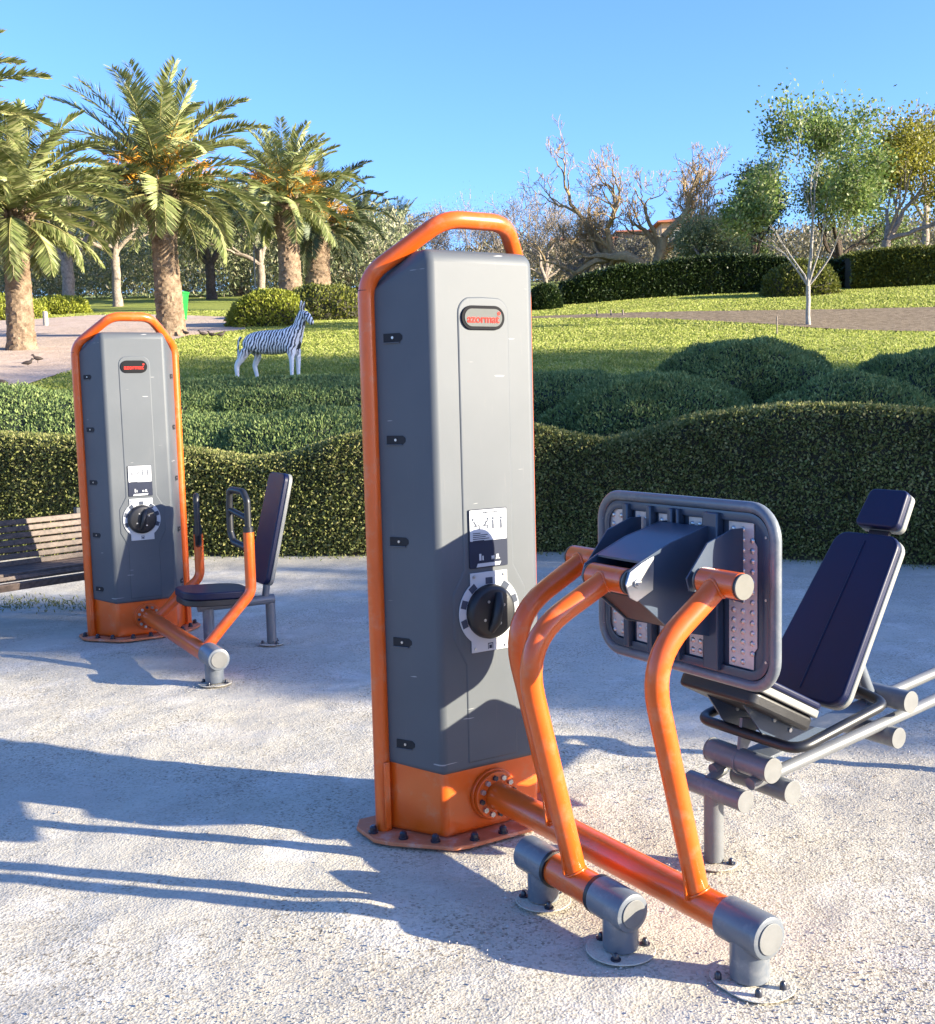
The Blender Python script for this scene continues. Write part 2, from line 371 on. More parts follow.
    for i, x in enumerate((-.050, -.018, .016, .048)):
        h = .030; lean = (-.010, .010, 0, 0)[i]
        q = lambda pts: frontpoly(bm, pts, .2278, .2283, 0, x - .002, 1.062)
        q([(-.003, 0), (.003, 0), (.003 + lean, .016), (-.003 + lean, .016)])
        frontpoly(bm, [(.0045 * math.cos(R(a)), .0045 * math.sin(R(a))) for a in range(0, 360, 40)], .2278, .2283, 0, x - .002 + lean * 1.3, 1.0835)
        if i < 2: q([(-.010, -.004), (.012, -.001), (.012, .003), (-.010, 0)]); q([(.010, -.012), (.014, -.012), (.014, .002), (.010, .002)]); q([(.003, .010), (.016, .013), (.016, .016), (.003, .013)])
        else: q([(-.004, -.014), (-.001, -.014), (0, .002), (-.003, .002)]); q([(.001, -.014), (.004, -.014), (.003, .002), (0, .002)]); q([(-.009, .004), (-.003, .012), (-.003, .015), (-.010, .006)])
    obj('sign_figures', bm, M['inkgrey'], sg, 30)
    bm = bmesh.new()
    for k in range(5): frontpoly(bm, [(-.062, 0), (-.062 + (.030, .058, .050, .064, .044)[k], 0), (-.062 + (.030, .058, .050, .064, .044)[k], .0026), (-.062, .0026)], .2278, .2283, 0, -.004, 1.036 - k * .0062)
    obj('sign_text_lines', bm, M['ink'], sg, 30)
    bm = bmesh.new()
    frontpoly(bm, [(-.050, 0), (.042, .001), (.048, .013), (-.044, .012)], .2264, .2272, 0, -.004, .924)
    for px_, w_, h_ in ((-.038, .008, .022), (-.026, .005, .015), (.010, .012, .004), (.010, .012, .012), (.027, .016, .004), (.029, .010, .016)):
        frontpoly(bm, [(px_, 0), (px_ + w_, 0), (px_ + w_, h_), (px_, h_)], .2264, .2270, 0, -.004, .946)
    obj('sign_marks', bm, M['plateface'], sg, 30)
    # dial plate: rectangle united with a circle
    bm = bmesh.new(); pts = []; cr = .119; hw = .073; cz = .772; hh = .134
    a0 = math.degrees(math.acos(hw / cr))
    pts += [(hw, hh)] ; pts += [(-hw, hh)]
    pts = [(-hw, hh), ] + [(cr * math.cos(R(a)), cr * math.sin(R(a)) ) for a in np.linspace(180 - a0, 180 + a0, 19)] + [(-hw, -hh), (hw, -hh)] + [(cr * math.cos(R(a)), cr * math.sin(R(a))) for a in np.linspace(-a0, a0, 19)] + [(hw, hh)]
    frontpoly(bm, pts, .2226, .2268, 0, -.006, cz); dp = obj('dial_plate', bm, M['plateface'], root, 30, .001)
    for a in (90, 128, 162, 198, 18, 52, -20):
        rot = R(a - 90); w, h = (.014, .011); bm = bmesh.new()
        frontpoly(bm, [(.104 * math.cos(R(a)) + x * math.cos(rot) - y * math.sin(rot), .104 * math.sin(R(a)) + x * math.sin(rot) + y * math.cos(rot)) for x, y in ((-w, -h), (w, -h), (w, h), (-w, h))], .2270, .2275, 0, -.006, cz)
        obj('dial_scale_mark', bm, M['inkgrey'], dp, 30)
    bm = bmesh.new(); f = lambda p: frontpoly(bm, p, .2270, .2276, 0, -.006, cz - .118)
    f([(-.010, -.010), (-.008, -.010), (-.008, .010), (-.010, .010)]); f([(.008, -.010), (.010, -.010), (.010, .010), (.008, .010)]); f([(-.010, .008), (.010, .008), (.010, .011), (-.010, .011)]); f([(-.005, -.008), (.005, -.008), (.005, .004), (-.005, .004)])
    obj('dial_symbol', bm, M['ink'], dp, 30)
    for sx in (-1, 1):
        for sz in (-1, 1):
            bm = bmesh.new(); c = L(-.006 + sx * .060, .2269, cz + sz * .121); sweep(bm, [c, c + L(0, .004, 0)], .005, 10); obj('screw', bm, M['steel'], dp)
    # knob: dark bowl with a grip bar
    bm = bmesh.new(); c = L(-.006, .2269, cz)
    sweep(bm, [c, c + L(0, .014, 0), c + L(0, .026, 0), c + L(0, .030, 0)], [.092, .091, .084, .074], 40)
    kn = obj('selector_knob', bm, M['black'], root, 50)
    bm = bmesh.new(); sweep(bm, [c + L(-.016, .030, -.060), c + L(-.006, .047, -.03), c + L(.006, .050, .03), c + L(.018, .030, .062)], [.010, .014, .014, .010], 12, sx=1.2, sy=1)
    obj('knob_grip', bm, M['black'], kn, 60)
    for a in (30, 120, 210, 300):
        bm = bmesh.new(); q = c + L(.044 * math.cos(R(a)), .030, .044 * math.sin(R(a))); sweep(bm, [q, q + L(0, .002, 0)], .005, 10); obj('knob_screw', bm, M['steel'], kn)
    # bolt recesses on the bevels, their shade painted as black slabs
    for s in (-1, 1):
        nrm = Vector((s * .200, -.108, 0)).normalized(); tdir = Vector((-s * .108, -.200, 0)).normalized()
        if nrm.x * s < 0: nrm = -nrm
        for z in (1.684, 1.352, 1.016, .677, .327):
            c = L(s * .262, .0845, z) ; bm = bmesh.new()
            # raised black slab for the pocket's shade, half-open lip below, screw in the middle
            pts = [c + tdir * a + Vector((0, 0, b)) for a, b in ((-.036, -.014), (.026, -.014), (.036, -.006), (.036, .006), (.026, .014), (-.036, .014))]
            prism(bm, [p + nrm * .001 for p in pts], nrm * .0035)
            rc = obj('recess_shade', bm, M['slot'], shell, 30)
            bm = bmesh.new(); prism(bm, [c + tdir * a + Vector((0, 0, b)) + nrm * .001 for a, b in ((-.038, -.018), (.026, -.018), (.026, -.0145), (-.038, -.0145))], nrm * .007)
            obj('recess_lip', bm, M['plastic'], rc, 30, .001)
            bm = bmesh.new(); q = c + nrm * .0045; sweep(bm, [q, q + nrm * .003], .0045, 10); obj('recess_screw', bm, M['steel'], rc)
    # orange hoop
    tube('hoop', [L(-W2, 0, .017), L(-W2, 0, 1.885), L(-.118, .185, 2.057), L(.118, .185, 2.057), L(W2, 0, 1.885), L(W2, 0, .017)], .0285, M['orange'], root, fil=.13, seg=28)
    for s in (-1, 1):
        bm = bmesh.new(); c = L(s * W2, .0, 1.84); sweep(bm, [c, c + Vector((0, 0, .0015))],   .0292, 28, cap=True); obj('hoop_joint', bm, M['slot'], root)
        bm = bmesh.new(); box(bm, (s * W2 - .011 , -.038, .03), (s * W2 + .011, -.028, .26)); obj('foot_tab', bm, M['orange'], root, 30, .003)
    # flange
    bm = bmesh.new(); c = L(0, .207, .137)
    sweep(bm, [c, c + L(0, .014, 0)], .088, 40); sweep(bm, [c + L(0, .0155, 0), c + L(0, .031, 0)], .082, 40)
    fl = obj('flange', bm, M['orange'], root, 40, .002)
    for k in range(12):
        a = R(30 * k + 8); q = c + L(.064 * math.cos(a), .0312, .064 * math.sin(a)); bm = bmesh.new(); sweep(bm, [q, q + L(0, .010, 0)], .0095, 6)
        obj('flange_bolt', bm, M['steel'] if k % 3 else M['bolt'], fl, 30)
FEET = []
def bolted_foot(root, u, v, rad=.11, n=3, rot=20, z=.003, mat='gravel', name='foot_plate'):
    rad *= .78; FEET.append((root, u, v)); bm = bmesh.new(); c = L(u, v, z); sweep(bm, [c, c + Vector((0, 0, .004))], rad, 36); fp = obj(name, bm, M[mat], root, 30, .003)
    for k in range(n):
        a = R(rot + 360 * k / n); q = L(u + rad * .74 * math.cos(a), v + rad * .74 * math.sin(a), z + .004); bm = bmesh.new()
        sweep(bm, [q, q + Vector((0, 0, .004))], .014, 12); sweep(bm, [q + Vector((0, 0, .004)), q + Vector((0, 0, .013)), q + Vector((0, 0, .018))], [.0085, .0085, .005], 12)
        obj('bolt_cap', bm, M['bolt'], fp)
def end_fitting(root, u, v0, v1, z, vp, r=.056, rp=.050, capv=True, inner=None):
    """grey clamp: horizontal barrel + post down"""
    bm = bmesh.new(); sweep(bm, [L(u, v0, z), L(u, v1 - .012, z), L(u, v1 - .003, z), L(u, v1, z)], [r, r, r - .003, r - .010], 36)
    sweep(bm, [L(u, vp, .012), L(u, vp, z)], rp, 32)
    f = obj('end_clamp', bm, M['greypaint'], root, 40, 0)
    if capv:
        bm = bmesh.new(); sweep(bm, [L(u, v1 + .0005, z), L(u, v1 + .004, z)], r - .016, 30); obj('end_cap', bm, M['capgrey'], f, 30, .001)
    return f
def arm_tube(root, base, bend, top, r=.031):
    a = tube('arm', [L(*base), L(*bend), L(*top)], r, M['orange'], root, fil=.20, seg=24); return a

# ---------------------------------------------------------------- machine 1: leg press
m1 = empty('leg_press_machine', (-.0478, 3.8411, 0), R(31.635), 'large foreground orange and grey leg press station with footplate and reclined navy seat', 'gym machine')
cabinet(m1, 1)
tube('main_tube', [L(0, .24, .137), L(0, 1.335, .137)], .047, M['orange'], m1, seg=28)
end_fitting(m1, 0, 1.318, 1.460, .137, 1.392)
# short pivot tube
tube('short_tube', [L(-.168, .800, .122), L(-.168, .998, .122)], .047, M['orange'], m1, seg=28)
for v in (.792, .996): bm = bmesh.new(); sweep(bm, [L(-.168, v, .122), L(-.168, v + .013, .122)], .0545, 28); obj('rubber_ring', bm, M['black'], m1)
end_fitting(m1, -.168, .792, .672, .122, .735, r=.053, rp=.046, capv=False)
end_fitting(m1, -.168, 1.01, 1.143, .122, 1.089, r=.054, rp=.048)
bolted_foot(m1, -.168, .735, .105, 3, 110); bolted_foot(m1, -.168, 1.089, .12, 3, 20); 
bm = bmesh.new(); prism(bm, [L(a * 1.0 + .0, b + 1.40, .003) for a, b in rrect(.09, .11, .085, 8)], Vector((0, 0, .003))); fp = obj('foot_plate', bm, M['gravel'], m1, 30, .003)
for a, b in ((-.068, 1.35), (.072, 1.37), (.03, 1.475), (-.045, 1.465)):
    q = L(a, b, .006); bm = bmesh.new(); sweep(bm, [q, q + Vector((0, 0, .013)), q + Vector((0, 0, .019))], [.009, .009, .005], 12); obj('bolt_cap', bm, M['bolt'], fp)
ARMS = [((0, 1.215, .137), (-.170, 1.215, .815), (.062, 1.230, .988)), ((0, .590, .137), (-.170, .590, .825), (.110, .605, .980)), ((-.168, .905, .122), (-.345, .905, .83), (-.050, .912, .974))]
for i, (b, k, t) in enumerate(ARMS):
    a = arm_tube(m1, b, k, t)
    bm = bmesh.new(); v = b[1]; u = b[0]
    prism(bm, [L(u - .050, v - .004, .155), L(u - .032, v - .004, .16), L(u - .058, v - .004, .33), L(u - .067, v - .004, .30)], L(0, .008, 0)); obj('gusset', bm, M['orange'], a, 30)
for (b, k, t), R0 in zip(ARMS, (.047, .047, .047)):
    ra = .031; d = Vector((k[0] - b[0], 0, k[2] - b[2])).normalized(); bm = bmesh.new(); pts = []
    for q in range(28):
        th = 2 * math.pi * q / 28; off = Vector((d.z, 0, -d.x)) * math.cos(th) * ra + Vector((0, -1, 0)) * math.sin(th) * ra
        p0 = L(*b) + off; lo = 0.
        for _ in range(60):
            pp = p0 + d * lo
            if math.hypot(pp.x - b[0], pp.z - b[2]) >= R0: break
            lo += .002
        pts.append(p0 + d * lo)
    sweep(bm, pts, .0042, 8, closed=True); obj('weld_bead', bm, M['orange'], m1, 80)
    d = Vector((t[0] - k[0], 0, t[2] - k[2])).normalized(); bm = bmesh.new(); pts = []
    for q in range(28):
        th = 2 * math.pi * q / 28; off = Vector((d.z, 0, -d.x)) * math.cos(th) * ra + Vector((0, -1, 0)) * math.sin(th) * ra
        p0 = L(*t) + off; lo = 0.
        for _ in range(60):
            pp = p0 - d * lo
            if math.hypot(pp.x - t[0], pp.z - t[2]) >= .0355: break
            lo += .002
        pts.append(p0 - d * lo)
    sweep(bm, pts, .0036, 8, closed=True); obj('weld_bead', bm, M['orange'], m1, 80)
def pivot(u, z, v0, v1, r, capmat):
    bm = bmesh.new(); sweep(bm, [L(u, v0, z), L(u, v1, z)], r, 32); p = obj('pivot_sleeve', bm, M['orange'], m1, 40, .002)
    for a, b in ((v0 - .004, v0 - .0005), (v1 + .0005, v1 + .004)):
        bm = bmesh.new(); sweep(bm, [L(u, a, z), L(u, b, z)], r - .001, 30); obj('pivot_seal', bm, M['black'], p)
    for a, b in ((v0 - .010, v0 - .0045), (v1 + .0045, v1 + .010)):
        bm = bmesh.new(); sweep(bm, [L(u, a, z), L(u, b, z)], r * .96, 30); obj('pivot_cap', bm, M[capmat], p, 40, .001)
pivot(.062, .988, 1.170, 1.305, .035, 'capdark'); pivot(.110, .980, .545, .680, .035, 'capdark'); pivot(-.050, .974, .845, 1.000, .036, 'capdark')
# footplate
pu, pv, pz, pw, ph = .246, .883, .920, .383, .265
fr = [Vector((pu, -(pv + a), pz + b)) for a, b in rrect(pw - .018, ph - .018, .085, 8)]
bm = bmesh.new(); prism(bm, [p + Vector((.006, 0, 0)) for p in fr], Vector((.006, 0, 0))); fpn = obj('footplate', bm, M['bluegrey'], m1, 30)
bm = bmesh.new(); sweep(bm, fr, .0160, 16, closed=True); obj('footplate_rim', bm, M['greypaint'], fpn, 60)
bm = bmesh.new(); inr = [Vector((pu - .004, -(pv + a), pz + b)) for a, b in rrect(pw - .046, ph - .046, .062, 8)]
sweep(bm, inr, .014, 6, closed=True, sx=.35, sy=1.0); obj('footplate_lip', bm, M['bluegrey'], fpn, 60)
for (va, vb, na) in ((.553, .628, 2), (.678, .745, 2), (.785, .838, 2), (.915, .975, 2), (1.075, 1.180, 3)):
    bm = bmesh.new(); cut = .012 if na == 3 else .006
    prism(bm, [Vector((pu + .004, -v, z)) for v, z in ((va, pz - ph + .062), (vb - cut, pz - ph + .062), (vb - cut, pz - ph + .11), (vb, pz - ph + .125), (vb, pz + ph - .125), (vb - cut, pz + ph - .11), (vb - cut, pz + ph - .062), (va, pz + ph - .062))], Vector((-.002, 0, 0)))
    ts = obj('tread_strip', bm, M['tread'], fpn, 30)
    bm = bmesh.new()
    for i in range(14):
        for j in range(na):
            z = pz - ph + .078 + i * .0285; v = va + (vb - va) * (j + .5) / na
            if i in (0, 13) and j == na - 1 and na == 3: continue
            c = Vector((pu + .0018, -v, z)); sweep(bm, [c, c + Vector((-.0035, 0, 0)), c + Vector((-.0045, 0, 0))], [.0085, .006, .003], 10)
    obj('tread_dimples', bm, M['steel'], ts, 60)
for v, dep, wd in ((.653, .022, .024), (.764, .024, .020), (.858, .024, .020), (1.025, .024, .058), (.890, .024, .010)):
    bm = bmesh.new(); box(bm, (pu - dep, -v - wd / 2, pz - ph + .040), (pu + .004, -v + wd / 2, pz + ph - .040)); obj('rib', bm, M['bluegrey'], fpn, 30, .004)
for v in (.528, 1.222):
    for z in (pz - .17, pz, pz + .17):
        bm = bmesh.new(); c = Vector((pu + .004, -v, z)); sweep(bm, [c, c + Vector((-.008, 0, 0))], .008, 6); sweep(bm, [c + Vector((-.004, 0, 0)), c + Vector((-.014, 0, 0))], .004, 8); obj('rim_bolt', bm, M['steel'], fpn, 30)
# central bracket box (three plates) + side gussets
bm = bmesh.new(); prof = [(-.065, .930), (-.08, .974), (-.068, 1.008), (-.025, 1.030), (.08, 1.072), (.215, 1.106), (.243, 1.106), (.243, .785), (.08, .826), (-.035, .922)]
def plate_v(v, t=.006): return [L(u, v, z) for u, z in prof]
prism(bm, plate_v(1.015), L(0, .006, 0)); obj('bracket_side', bm, M['bluegrey'], m1, 30, .0015)
bm = bmesh.new(); prism(bm, plate_v(.825), L(0, .006, 0)); obj('bracket_side', bm, M['bluegrey'], m1, 30, .0015)
bm = bmesh.new(); tp = prof[3:6]
prism(bm, [L(u, .832, z - .001) for u, z in tp] + [L(u, .832, z - .007) for u, z in tp[::-1]], L(0, .182, 0)); obj('bracket_top', bm, M['bluegrey'], m1, 20)
bm = bmesh.new(); tp = [(-.03, .926), (.08, .832), (.240, .791)]
prism(bm, [L(u, .832, z + .001) for u, z in tp] + [L(u, .832, z + .007) for u, z in tp[::-1]], L(0, .182, 0)); obj('bracket_base', bm, M['black'], m1, 20)
bm = bmesh.new(); prism(bm, [L(u, 1.0225, z) for u, z in ((-.083, .971), (-.070, .936), (-.045, .922), (.012, .948), (.016, 1.040), (-.025, 1.027), (-.068, 1.005))], L(0, .004, 0)); cp = obj('bracket_cheek', bm, M['steel'], m1, 30, .001)
bm = bmesh.new(); c = L(-.046, 1.0268, .972); sweep(bm, [c, c + L(0, .006, 0)], .013, 6); sweep(bm, [c + L(0, .006, 0), c + L(0, .012, 0)], .006, 10); obj('cheek_bolt', bm, M['steel'], cp, 30)
for v0 in (1.128, .705):
    bm = bmesh.new(); prism(bm, [L(u, v0, z) for u, z in ((.045, .955), (.035, .99), (.065, 1.025), (.11, 1.078), (.200, 1.108), (.243, 1.108), (.243, .90), (.10, .945))], L(0, .006, 0)); obj('side_gusset', bm, M['bluegrey'], m1, 30, .001)
# --- seat frame
VC = .875
def railz(u): return .285 + .13 * (u - .45)
tube('front_crossbar', [L(.43, .72, .24), L(.43, .955, .24)], .033, M['greypaint'], m1, seg=28)
bm = bmesh.new(); sweep(bm, [L(.43, .9555, .24), L(.43, .962, .24)], .034, 28); obj('end_cap', bm, M['capgrey'], m1, 30, .001)
tube('front_post', [L(.43, .825, .012), L(.43, .825, .24)], .031, M['silver'], m1, seg=28)
bolted_foot(m1, .43, .825, .095, 3, 60)
for v in (VC - .085, VC + .075): tube('rail', [L(.46, v, railz(.46)), L(1.95, v, railz(1.95))], .0195, M['silver'], m1, seg=22)
tube('rear_crossbar', [L(1.93, .74, railz(1.93) - .055), L(1.93, 1.02, railz(1.93) - .055)], .033, M['greypaint'], m1, seg=28)
tube('rear_post', [L(1.93, VC, .012), L(1.93, VC, railz(1.93) - .055)], .031, M['silver'], m1, seg=28)
bolted_foot(m1, 1.93, VC, .095, 3, 60)
tube('front_tie', [L(.43, .80, .262), L(.50, .80, .285)], .016, M['silver'], m1, seg=16)
for (u, dz, r, v0, v1) in ((.50, .043, .038, .750, 1.0), (.585, -.052, .035, .78, 1.0), (1.15, .062, .036, .755, 1.0), (1.09, -.040, .034, .775, 1.0)):
    z = railz(u) + dz * 1.02
    rl = tube('carriage_roller', [L(u, v0, z), L(u, v1, z)], r, M['greypaint'], m1, seg=32, bevel=0)
    for a, b in ((v0 - .006, v0 - .0005), (v1 + .0005, v1 + .006)):
        bm = bmesh.new(); sweep(bm, [L(u, a, z), L(u, b, z)], r + .0012, 32); obj('roller_cap', bm, M['capgrey'], rl, 30, .001)
# centre plate of the carriage
bm = bmesh.new(); box(bm, (.48, -(VC + .045), 0), (1.17, -(VC - .055), .012)); bmesh.ops.transform(bm, matrix=Matrix.Translation((0, 0, railz(.45) + .028 - .0585)) @ Matrix.Rotation(-math.atan(.13), 4, 'Y'), verts=bm.verts)
obj('carriage_plate', bm, M['greypaint'], m1, 30, .002)
bm = bmesh.new(); sweep(bm, [L(.50, .868, .332), L(.50, .880, .332)], .0415, 30); prism(bm, [L(.485, .868, .36), L(.515, .868, .36), L(.585, .868, .455), L(.50, .868, .47)], L(0, .012, 0)); obj('carriage_clamp', bm, M['greypaint'], m1, 30, .001)
# seat pan
def padbox(name, p0, p1, vc, hw0, hw1, th, mat, thick_dir=1, rad=.035, edge=True):
    """pad whose front face runs from p0 (u,z) to p1; half widths hw0/hw1"""
    d = Vector((p1[0] - p0[0], 0, p1[1] - p0[1])); ln = d.length; d.normalize(); n = Vector((-d.z, 0, d.x)) * thick_dir
    out = []
    def corner(cx, cy, a0, r):
        for k in range(7):
            a = R(a0 + 15 * k); out.append((cx + r * math.cos(a), cy + r * math.sin(a)))
    corner(ln - rad, hw1 - rad, 0, rad); corner(rad, hw0 - rad, 90, rad); corner(rad, -hw0 + rad, 180, rad); corner(ln - rad, -hw1 + rad, 270, rad)
    O = Vector((p0[0], -vc, p0[1]))
    P = lambda a, b, t: O + d * a + Vector((0, -b, 0)) + n * t
    bm = bmesh.new(); prism(bm, [P(a, b, 0) for a, b in out], n * th); o = obj(name, bm, mat, m_cur, 30, .008, 4)
    return o, P, ln, out
m_cur = m1
pan, P, ln, out = padbox('seat_pad', (.41, .655), (.685, .515), VC, .172, .172, .022, M['pad'], -1)
bm = bmesh.new(); prism(bm, [P(a, b, .023) for a, b in out], P(0, 0, .047) - P(0, 0, .023)); obj('seat_edge', bm, M['padedge'], pan, 30, .004)
bm = bmesh.new(); prism(bm, [P(a * .96 + .005, b * .93, .048) for a, b in out], P(0, 0, .095) - P(0, 0, .048)); obj('seat_shell', bm, M['black'], pan, 30, .012, 3)
for v in (.80, .955):
    bm = bmesh.new(); prism(bm, [L(u, v, z) for u, z in ((.42, .545), (.56, .480), (.70, .430), (.82, .395), (.80, .375), (.66, .385), (.53, .410), (.49, .450))], L(0, .007, 0)); sb = obj('seat_bracket', bm, M['bluegrey'], m1, 30, .001)
    for u, z in ((.45, .54), (.55, .475), (.62, .43)):
        bm = bmesh.new(); c = L(u, v + .0072, z); sweep(bm, [c, c + L(0, .004, 0)], .007, 8); obj('bracket_bolt', bm, M['steel'], sb, 30)
back, P, ln, out = padbox('backrest', (.745, .500), (1.090, 1.000), VC, .168, .130, .030, M['pad'], -1, .05)
bm = bmesh.new(); prism(bm, [P(a, b * 1.004, .031) for a, b in out], P(0, 0, .052) - P(0, 0, .031)); obj('backrest_edge', bm, M['padedge'], back, 30, .004)
bm = bmesh.new(); sweep(bm, [P(.03, 0, -.0005), P(ln - .03, 0, -.0005)], .003, 8); obj('backrest_seam', bm, M['pad'], back, 60)
bm = bmesh.new(); prism(bm, [P(a * .9 + .02, b * .45, .053) for a, b in out], P(0, 0, .085) - P(0, 0, .053)); obj('backrest_frame', bm, M['black'], back, 30, .004)
tube('backrest_strut', [P(.30, 0, .07), L(1.12, VC, railz(1.12) + .045)], .02, M['greypaint'], m1)
head, P2, ln2, out2 = padbox('headrest', (1.112, 1.022), (1.188, 1.142), VC + .005, .084, .076, .030, M['pad'], -1, .022)
bm = bmesh.new(); prism(bm, [P2(a, b, .031) for a, b in out2], P2(0, 0, .055) - P2(0, 0, .031)); obj('headrest_edge', bm, M['padedge'], head, 30, .004)
bm = bmesh.new(); prism(bm, [P2(-.10, b, t) for b, t in ((-.04, .033), (.04, .033), (.04, .045), (-.04, .045))], P2(.06, 0, 0) - P2(-.10, 0, 0)); obj('headrest_bracket', bm, M['black'], head, 30)
# side handle loop
def lz(u): return .428 + .17 * (u - .52)
lp = [L(.93, VC + .09, lz(.93) + .01), L(.91, VC + .215, lz(.91)), L(.50, VC + .225, lz(.50)), L(.50, VC - .190, lz(.50)), L(.91, VC - .185, lz(.91)), L(.93, VC - .09, lz(.93) + .01)]
tube('handle_loop', lp, .0165, M['darkgrip'], m1, fil=.055, seg=18)

# ---------------------------------------------------------------- machine 2: chest press with twin levers
m2 = empty('lever_press_machine', (-2.193, 7.2458, 0), R(29.47), 'smaller-looking orange and grey outdoor exercise station at left, padded upright seat and two looped levers', 'gym machine')
cabinet(m2, 2); m_cur = m2
tube('main_tube', [L(0, .24, .137), L(0, 1.63, .137)], .047, M['orange'], m2, seg=28)
end_fitting(m2, 0, 1.575, 1.761, .15, 1.66, r=.060); 
bolted_foot(m2, 0, 1.66, .115, 4, 45)
def loop_grip(base, sgn):
    u, v, z = base; D = lambda s, h: L(u - .055 * s / .2, v + sgn * s, z + h)
    g = tube('lever_grip', [D(0, -.02), D(0, .165), D(.035, .215), D(.165, .225), D(.175, .11), D(.175, -.02), D(.15, -.075), D(.02, -.10)], .0195, M['darkgrip'], m2, fil=.035, seg=14)
    bm = bmesh.new(); sweep(bm, [D(0, .065), D(.172, .108)], .017, 12); obj('grip_crossbar', bm, M['darkgrip'], g, 60)
    bm = bmesh.new(); sweep(bm, [D(0, -.045), D(0, .02)], .028, 18); obj('grip_collar', bm, M['darkgrip'], g, 60, .002)
tube('lever', [L(0, 1.45, .137), L(.292, 1.45, .435), L(.292, 1.45, .775)], .030, M['orange'], m2, fil=.10)
tube('lever', [L(0, .38, .137), L(.308, .38, .385), L(.308, .38, .665)], .030, M['orange'], m2, fil=.10)
loop_grip((.292, 1.45, .785), -1); loop_grip((.306, .38, .70), 1)
for v in (1.45, .38):
    bm = bmesh.new(); prism(bm, [L(.03, v - .004, .19), L(.05, v - .004, .14), L(.20, v - .004, .30), L(.16, v - .004, .335)], L(0, .008, 0)); obj('gusset', bm, M['orange'], m2, 30)
pan2, P, ln, out = padbox('seat_pad', (.03, .402), (.44, .382), .90, .185, .185, .045, M['pad'], -1, .12)
bm = bmesh.new(); prism(bm, [P(a * .97 + .006, b * .96, .046) for a, b in out], P(0, 0, .085) - P(0, 0, .046)); obj('seat_shell', bm, M['black'], pan2, 30, .006)
back2, P, ln, out = padbox('backrest', (.505, .400), (.672, 1.066), .90, .165, .145, .030, M['pad'], -1, .05)
bm = bmesh.new(); prism(bm, [P(a, b * 1.003, .031) for a, b in out], P(0, 0, .055) - P(0, 0, .031)); obj('backrest_edge', bm, M['padedge'], back2, 30, .004)
tube('seat_beam', [L(.14, .90, .285), L(.615, .90, .285)], .030, M['silver'], m2)
tube('seat_post', [L(.20, .90, .012), L(.20, .90, .27)], .034, M['greypaint'], m2)
tube('seat_post', [L(.595, .89, .012), L(.595, .89, .285)], .030, M['silver'], m2)
tube('backrest_strut', [L(.56, .90, .29), P(.12, 0, .06)], .022, M['silver'], m2)
bolted_foot(m2, .20, .90, .09); bolted_foot(m2, .595, .89, .10, 3, 80)

# ---------------------------------------------------------------- bench
bx = Vector((-3.16, 7.62, 0)); bd_ = Vector((.66, .75, 0)).normalized(); bn = Vector((bd_.y, -bd_.x, 0))   # bn: towards the front of the seat
bench = empty('park_bench', bx, 0, 'weathered wooden slatted park bench behind the smaller exercise station at far left', 'bench')
def bslat(name, n0, z0, w, t, tiltdeg, par, l0=-1.15, l1=.78):
    bm = bmesh.new(); rot = Matrix(((bd_.x, bn.x, 0), (bd_.y, bn.y, 0), (0, 0, 1)))
    tl = Matrix.Rotation(R(tiltdeg), 3, 'X')
    box(bm, (l0, -w / 2, -t / 2), (l1, w / 2, t / 2))
    for v in bm.verts: v.co = rot @ (tl @ v.co + Vector((0, n0, z0)))
    return obj(name, bm, M['wood'], par, 30, .004)
for k in range(7): bslat('back_slat', -.035 - .016 * (k), .425 + .046 * k, .038, .024, 100, bench)
for k in range(5): bslat('seat_slat', .02 + .088 * k, .392 + (.004 if k < 4 else -.012), .070, .028, 0 if k < 4 else 18, bench)
bslat('front_slat', .42, .335, .05, .028, 80, bench)
for l in (-.95, .60):
    bm = bmesh.new(); rot = Matrix(((bd_.x, bn.x, 0), (bd_.y, bn.y, 0), (0, 0, 1)))
    for lo, hi in (((l - .03, .36, 0), (l + .03, .41, .37)), ((l - .03, -.06, 0), (l + .03, .0, .37)), ((l - .03, -.06, .345), (l + .03, .42, .372))): box(bm, lo, hi)
    box(bm, (l - .03, -.19, .37), (l + .03, -.15, .76), rot=Matrix.Rotation(R(-0), 3, 'X'))
    for v in bm.verts:
        if v.co.z > .372: v.co.y = v.co.y if v.co.z > .5 else v.co.y + .13
        v.co = rot @ v.co
    obj('bench_support', bm, M['black'], bench, 30, .004)

# ---------------------------------------------------------------- ground sheets
def grid_mesh(name, xs, ys, zf, mat, kind='structure'):
    V = np.array([(x, y, zf(x, y)) for y in ys for x in xs], dtype=np.float32); nx, ny = len(xs), len(ys)
    i = np.arange((nx - 1) * (ny - 1)); r, c = i // (nx - 1), i % (nx - 1); a = r * nx + c
    F = np.stack([a, a + 1, a + 1 + nx, a + nx], 1)
    me = bpy.data.meshes.new(name); me.from_pydata(V.tolist(), [], F.tolist()); o = link(name, me, mat, None, 180); return tag(o, kind=kind)
xs = np.concatenate([np.linspace(-900, -60, 10), np.linspace(-50, -12, 20), np.linspace(-11, 11, 100), np.linspace(12, 50, 20), np.linspace(60, 900, 10)])
def lawn_z(x, y): return T(x, y) - .05 * (1 - sm((y - hedge_y(x) - .2) / .5))
ysl = np.concatenate([np.linspace(-40, 5, 12), np.linspace(5.5, 40, 140), np.linspace(42, 150, 40), np.linspace(170, 1500, 12)])
lawn = grid_mesh('lawn', xs, ysl, lawn_z, M['grass'])
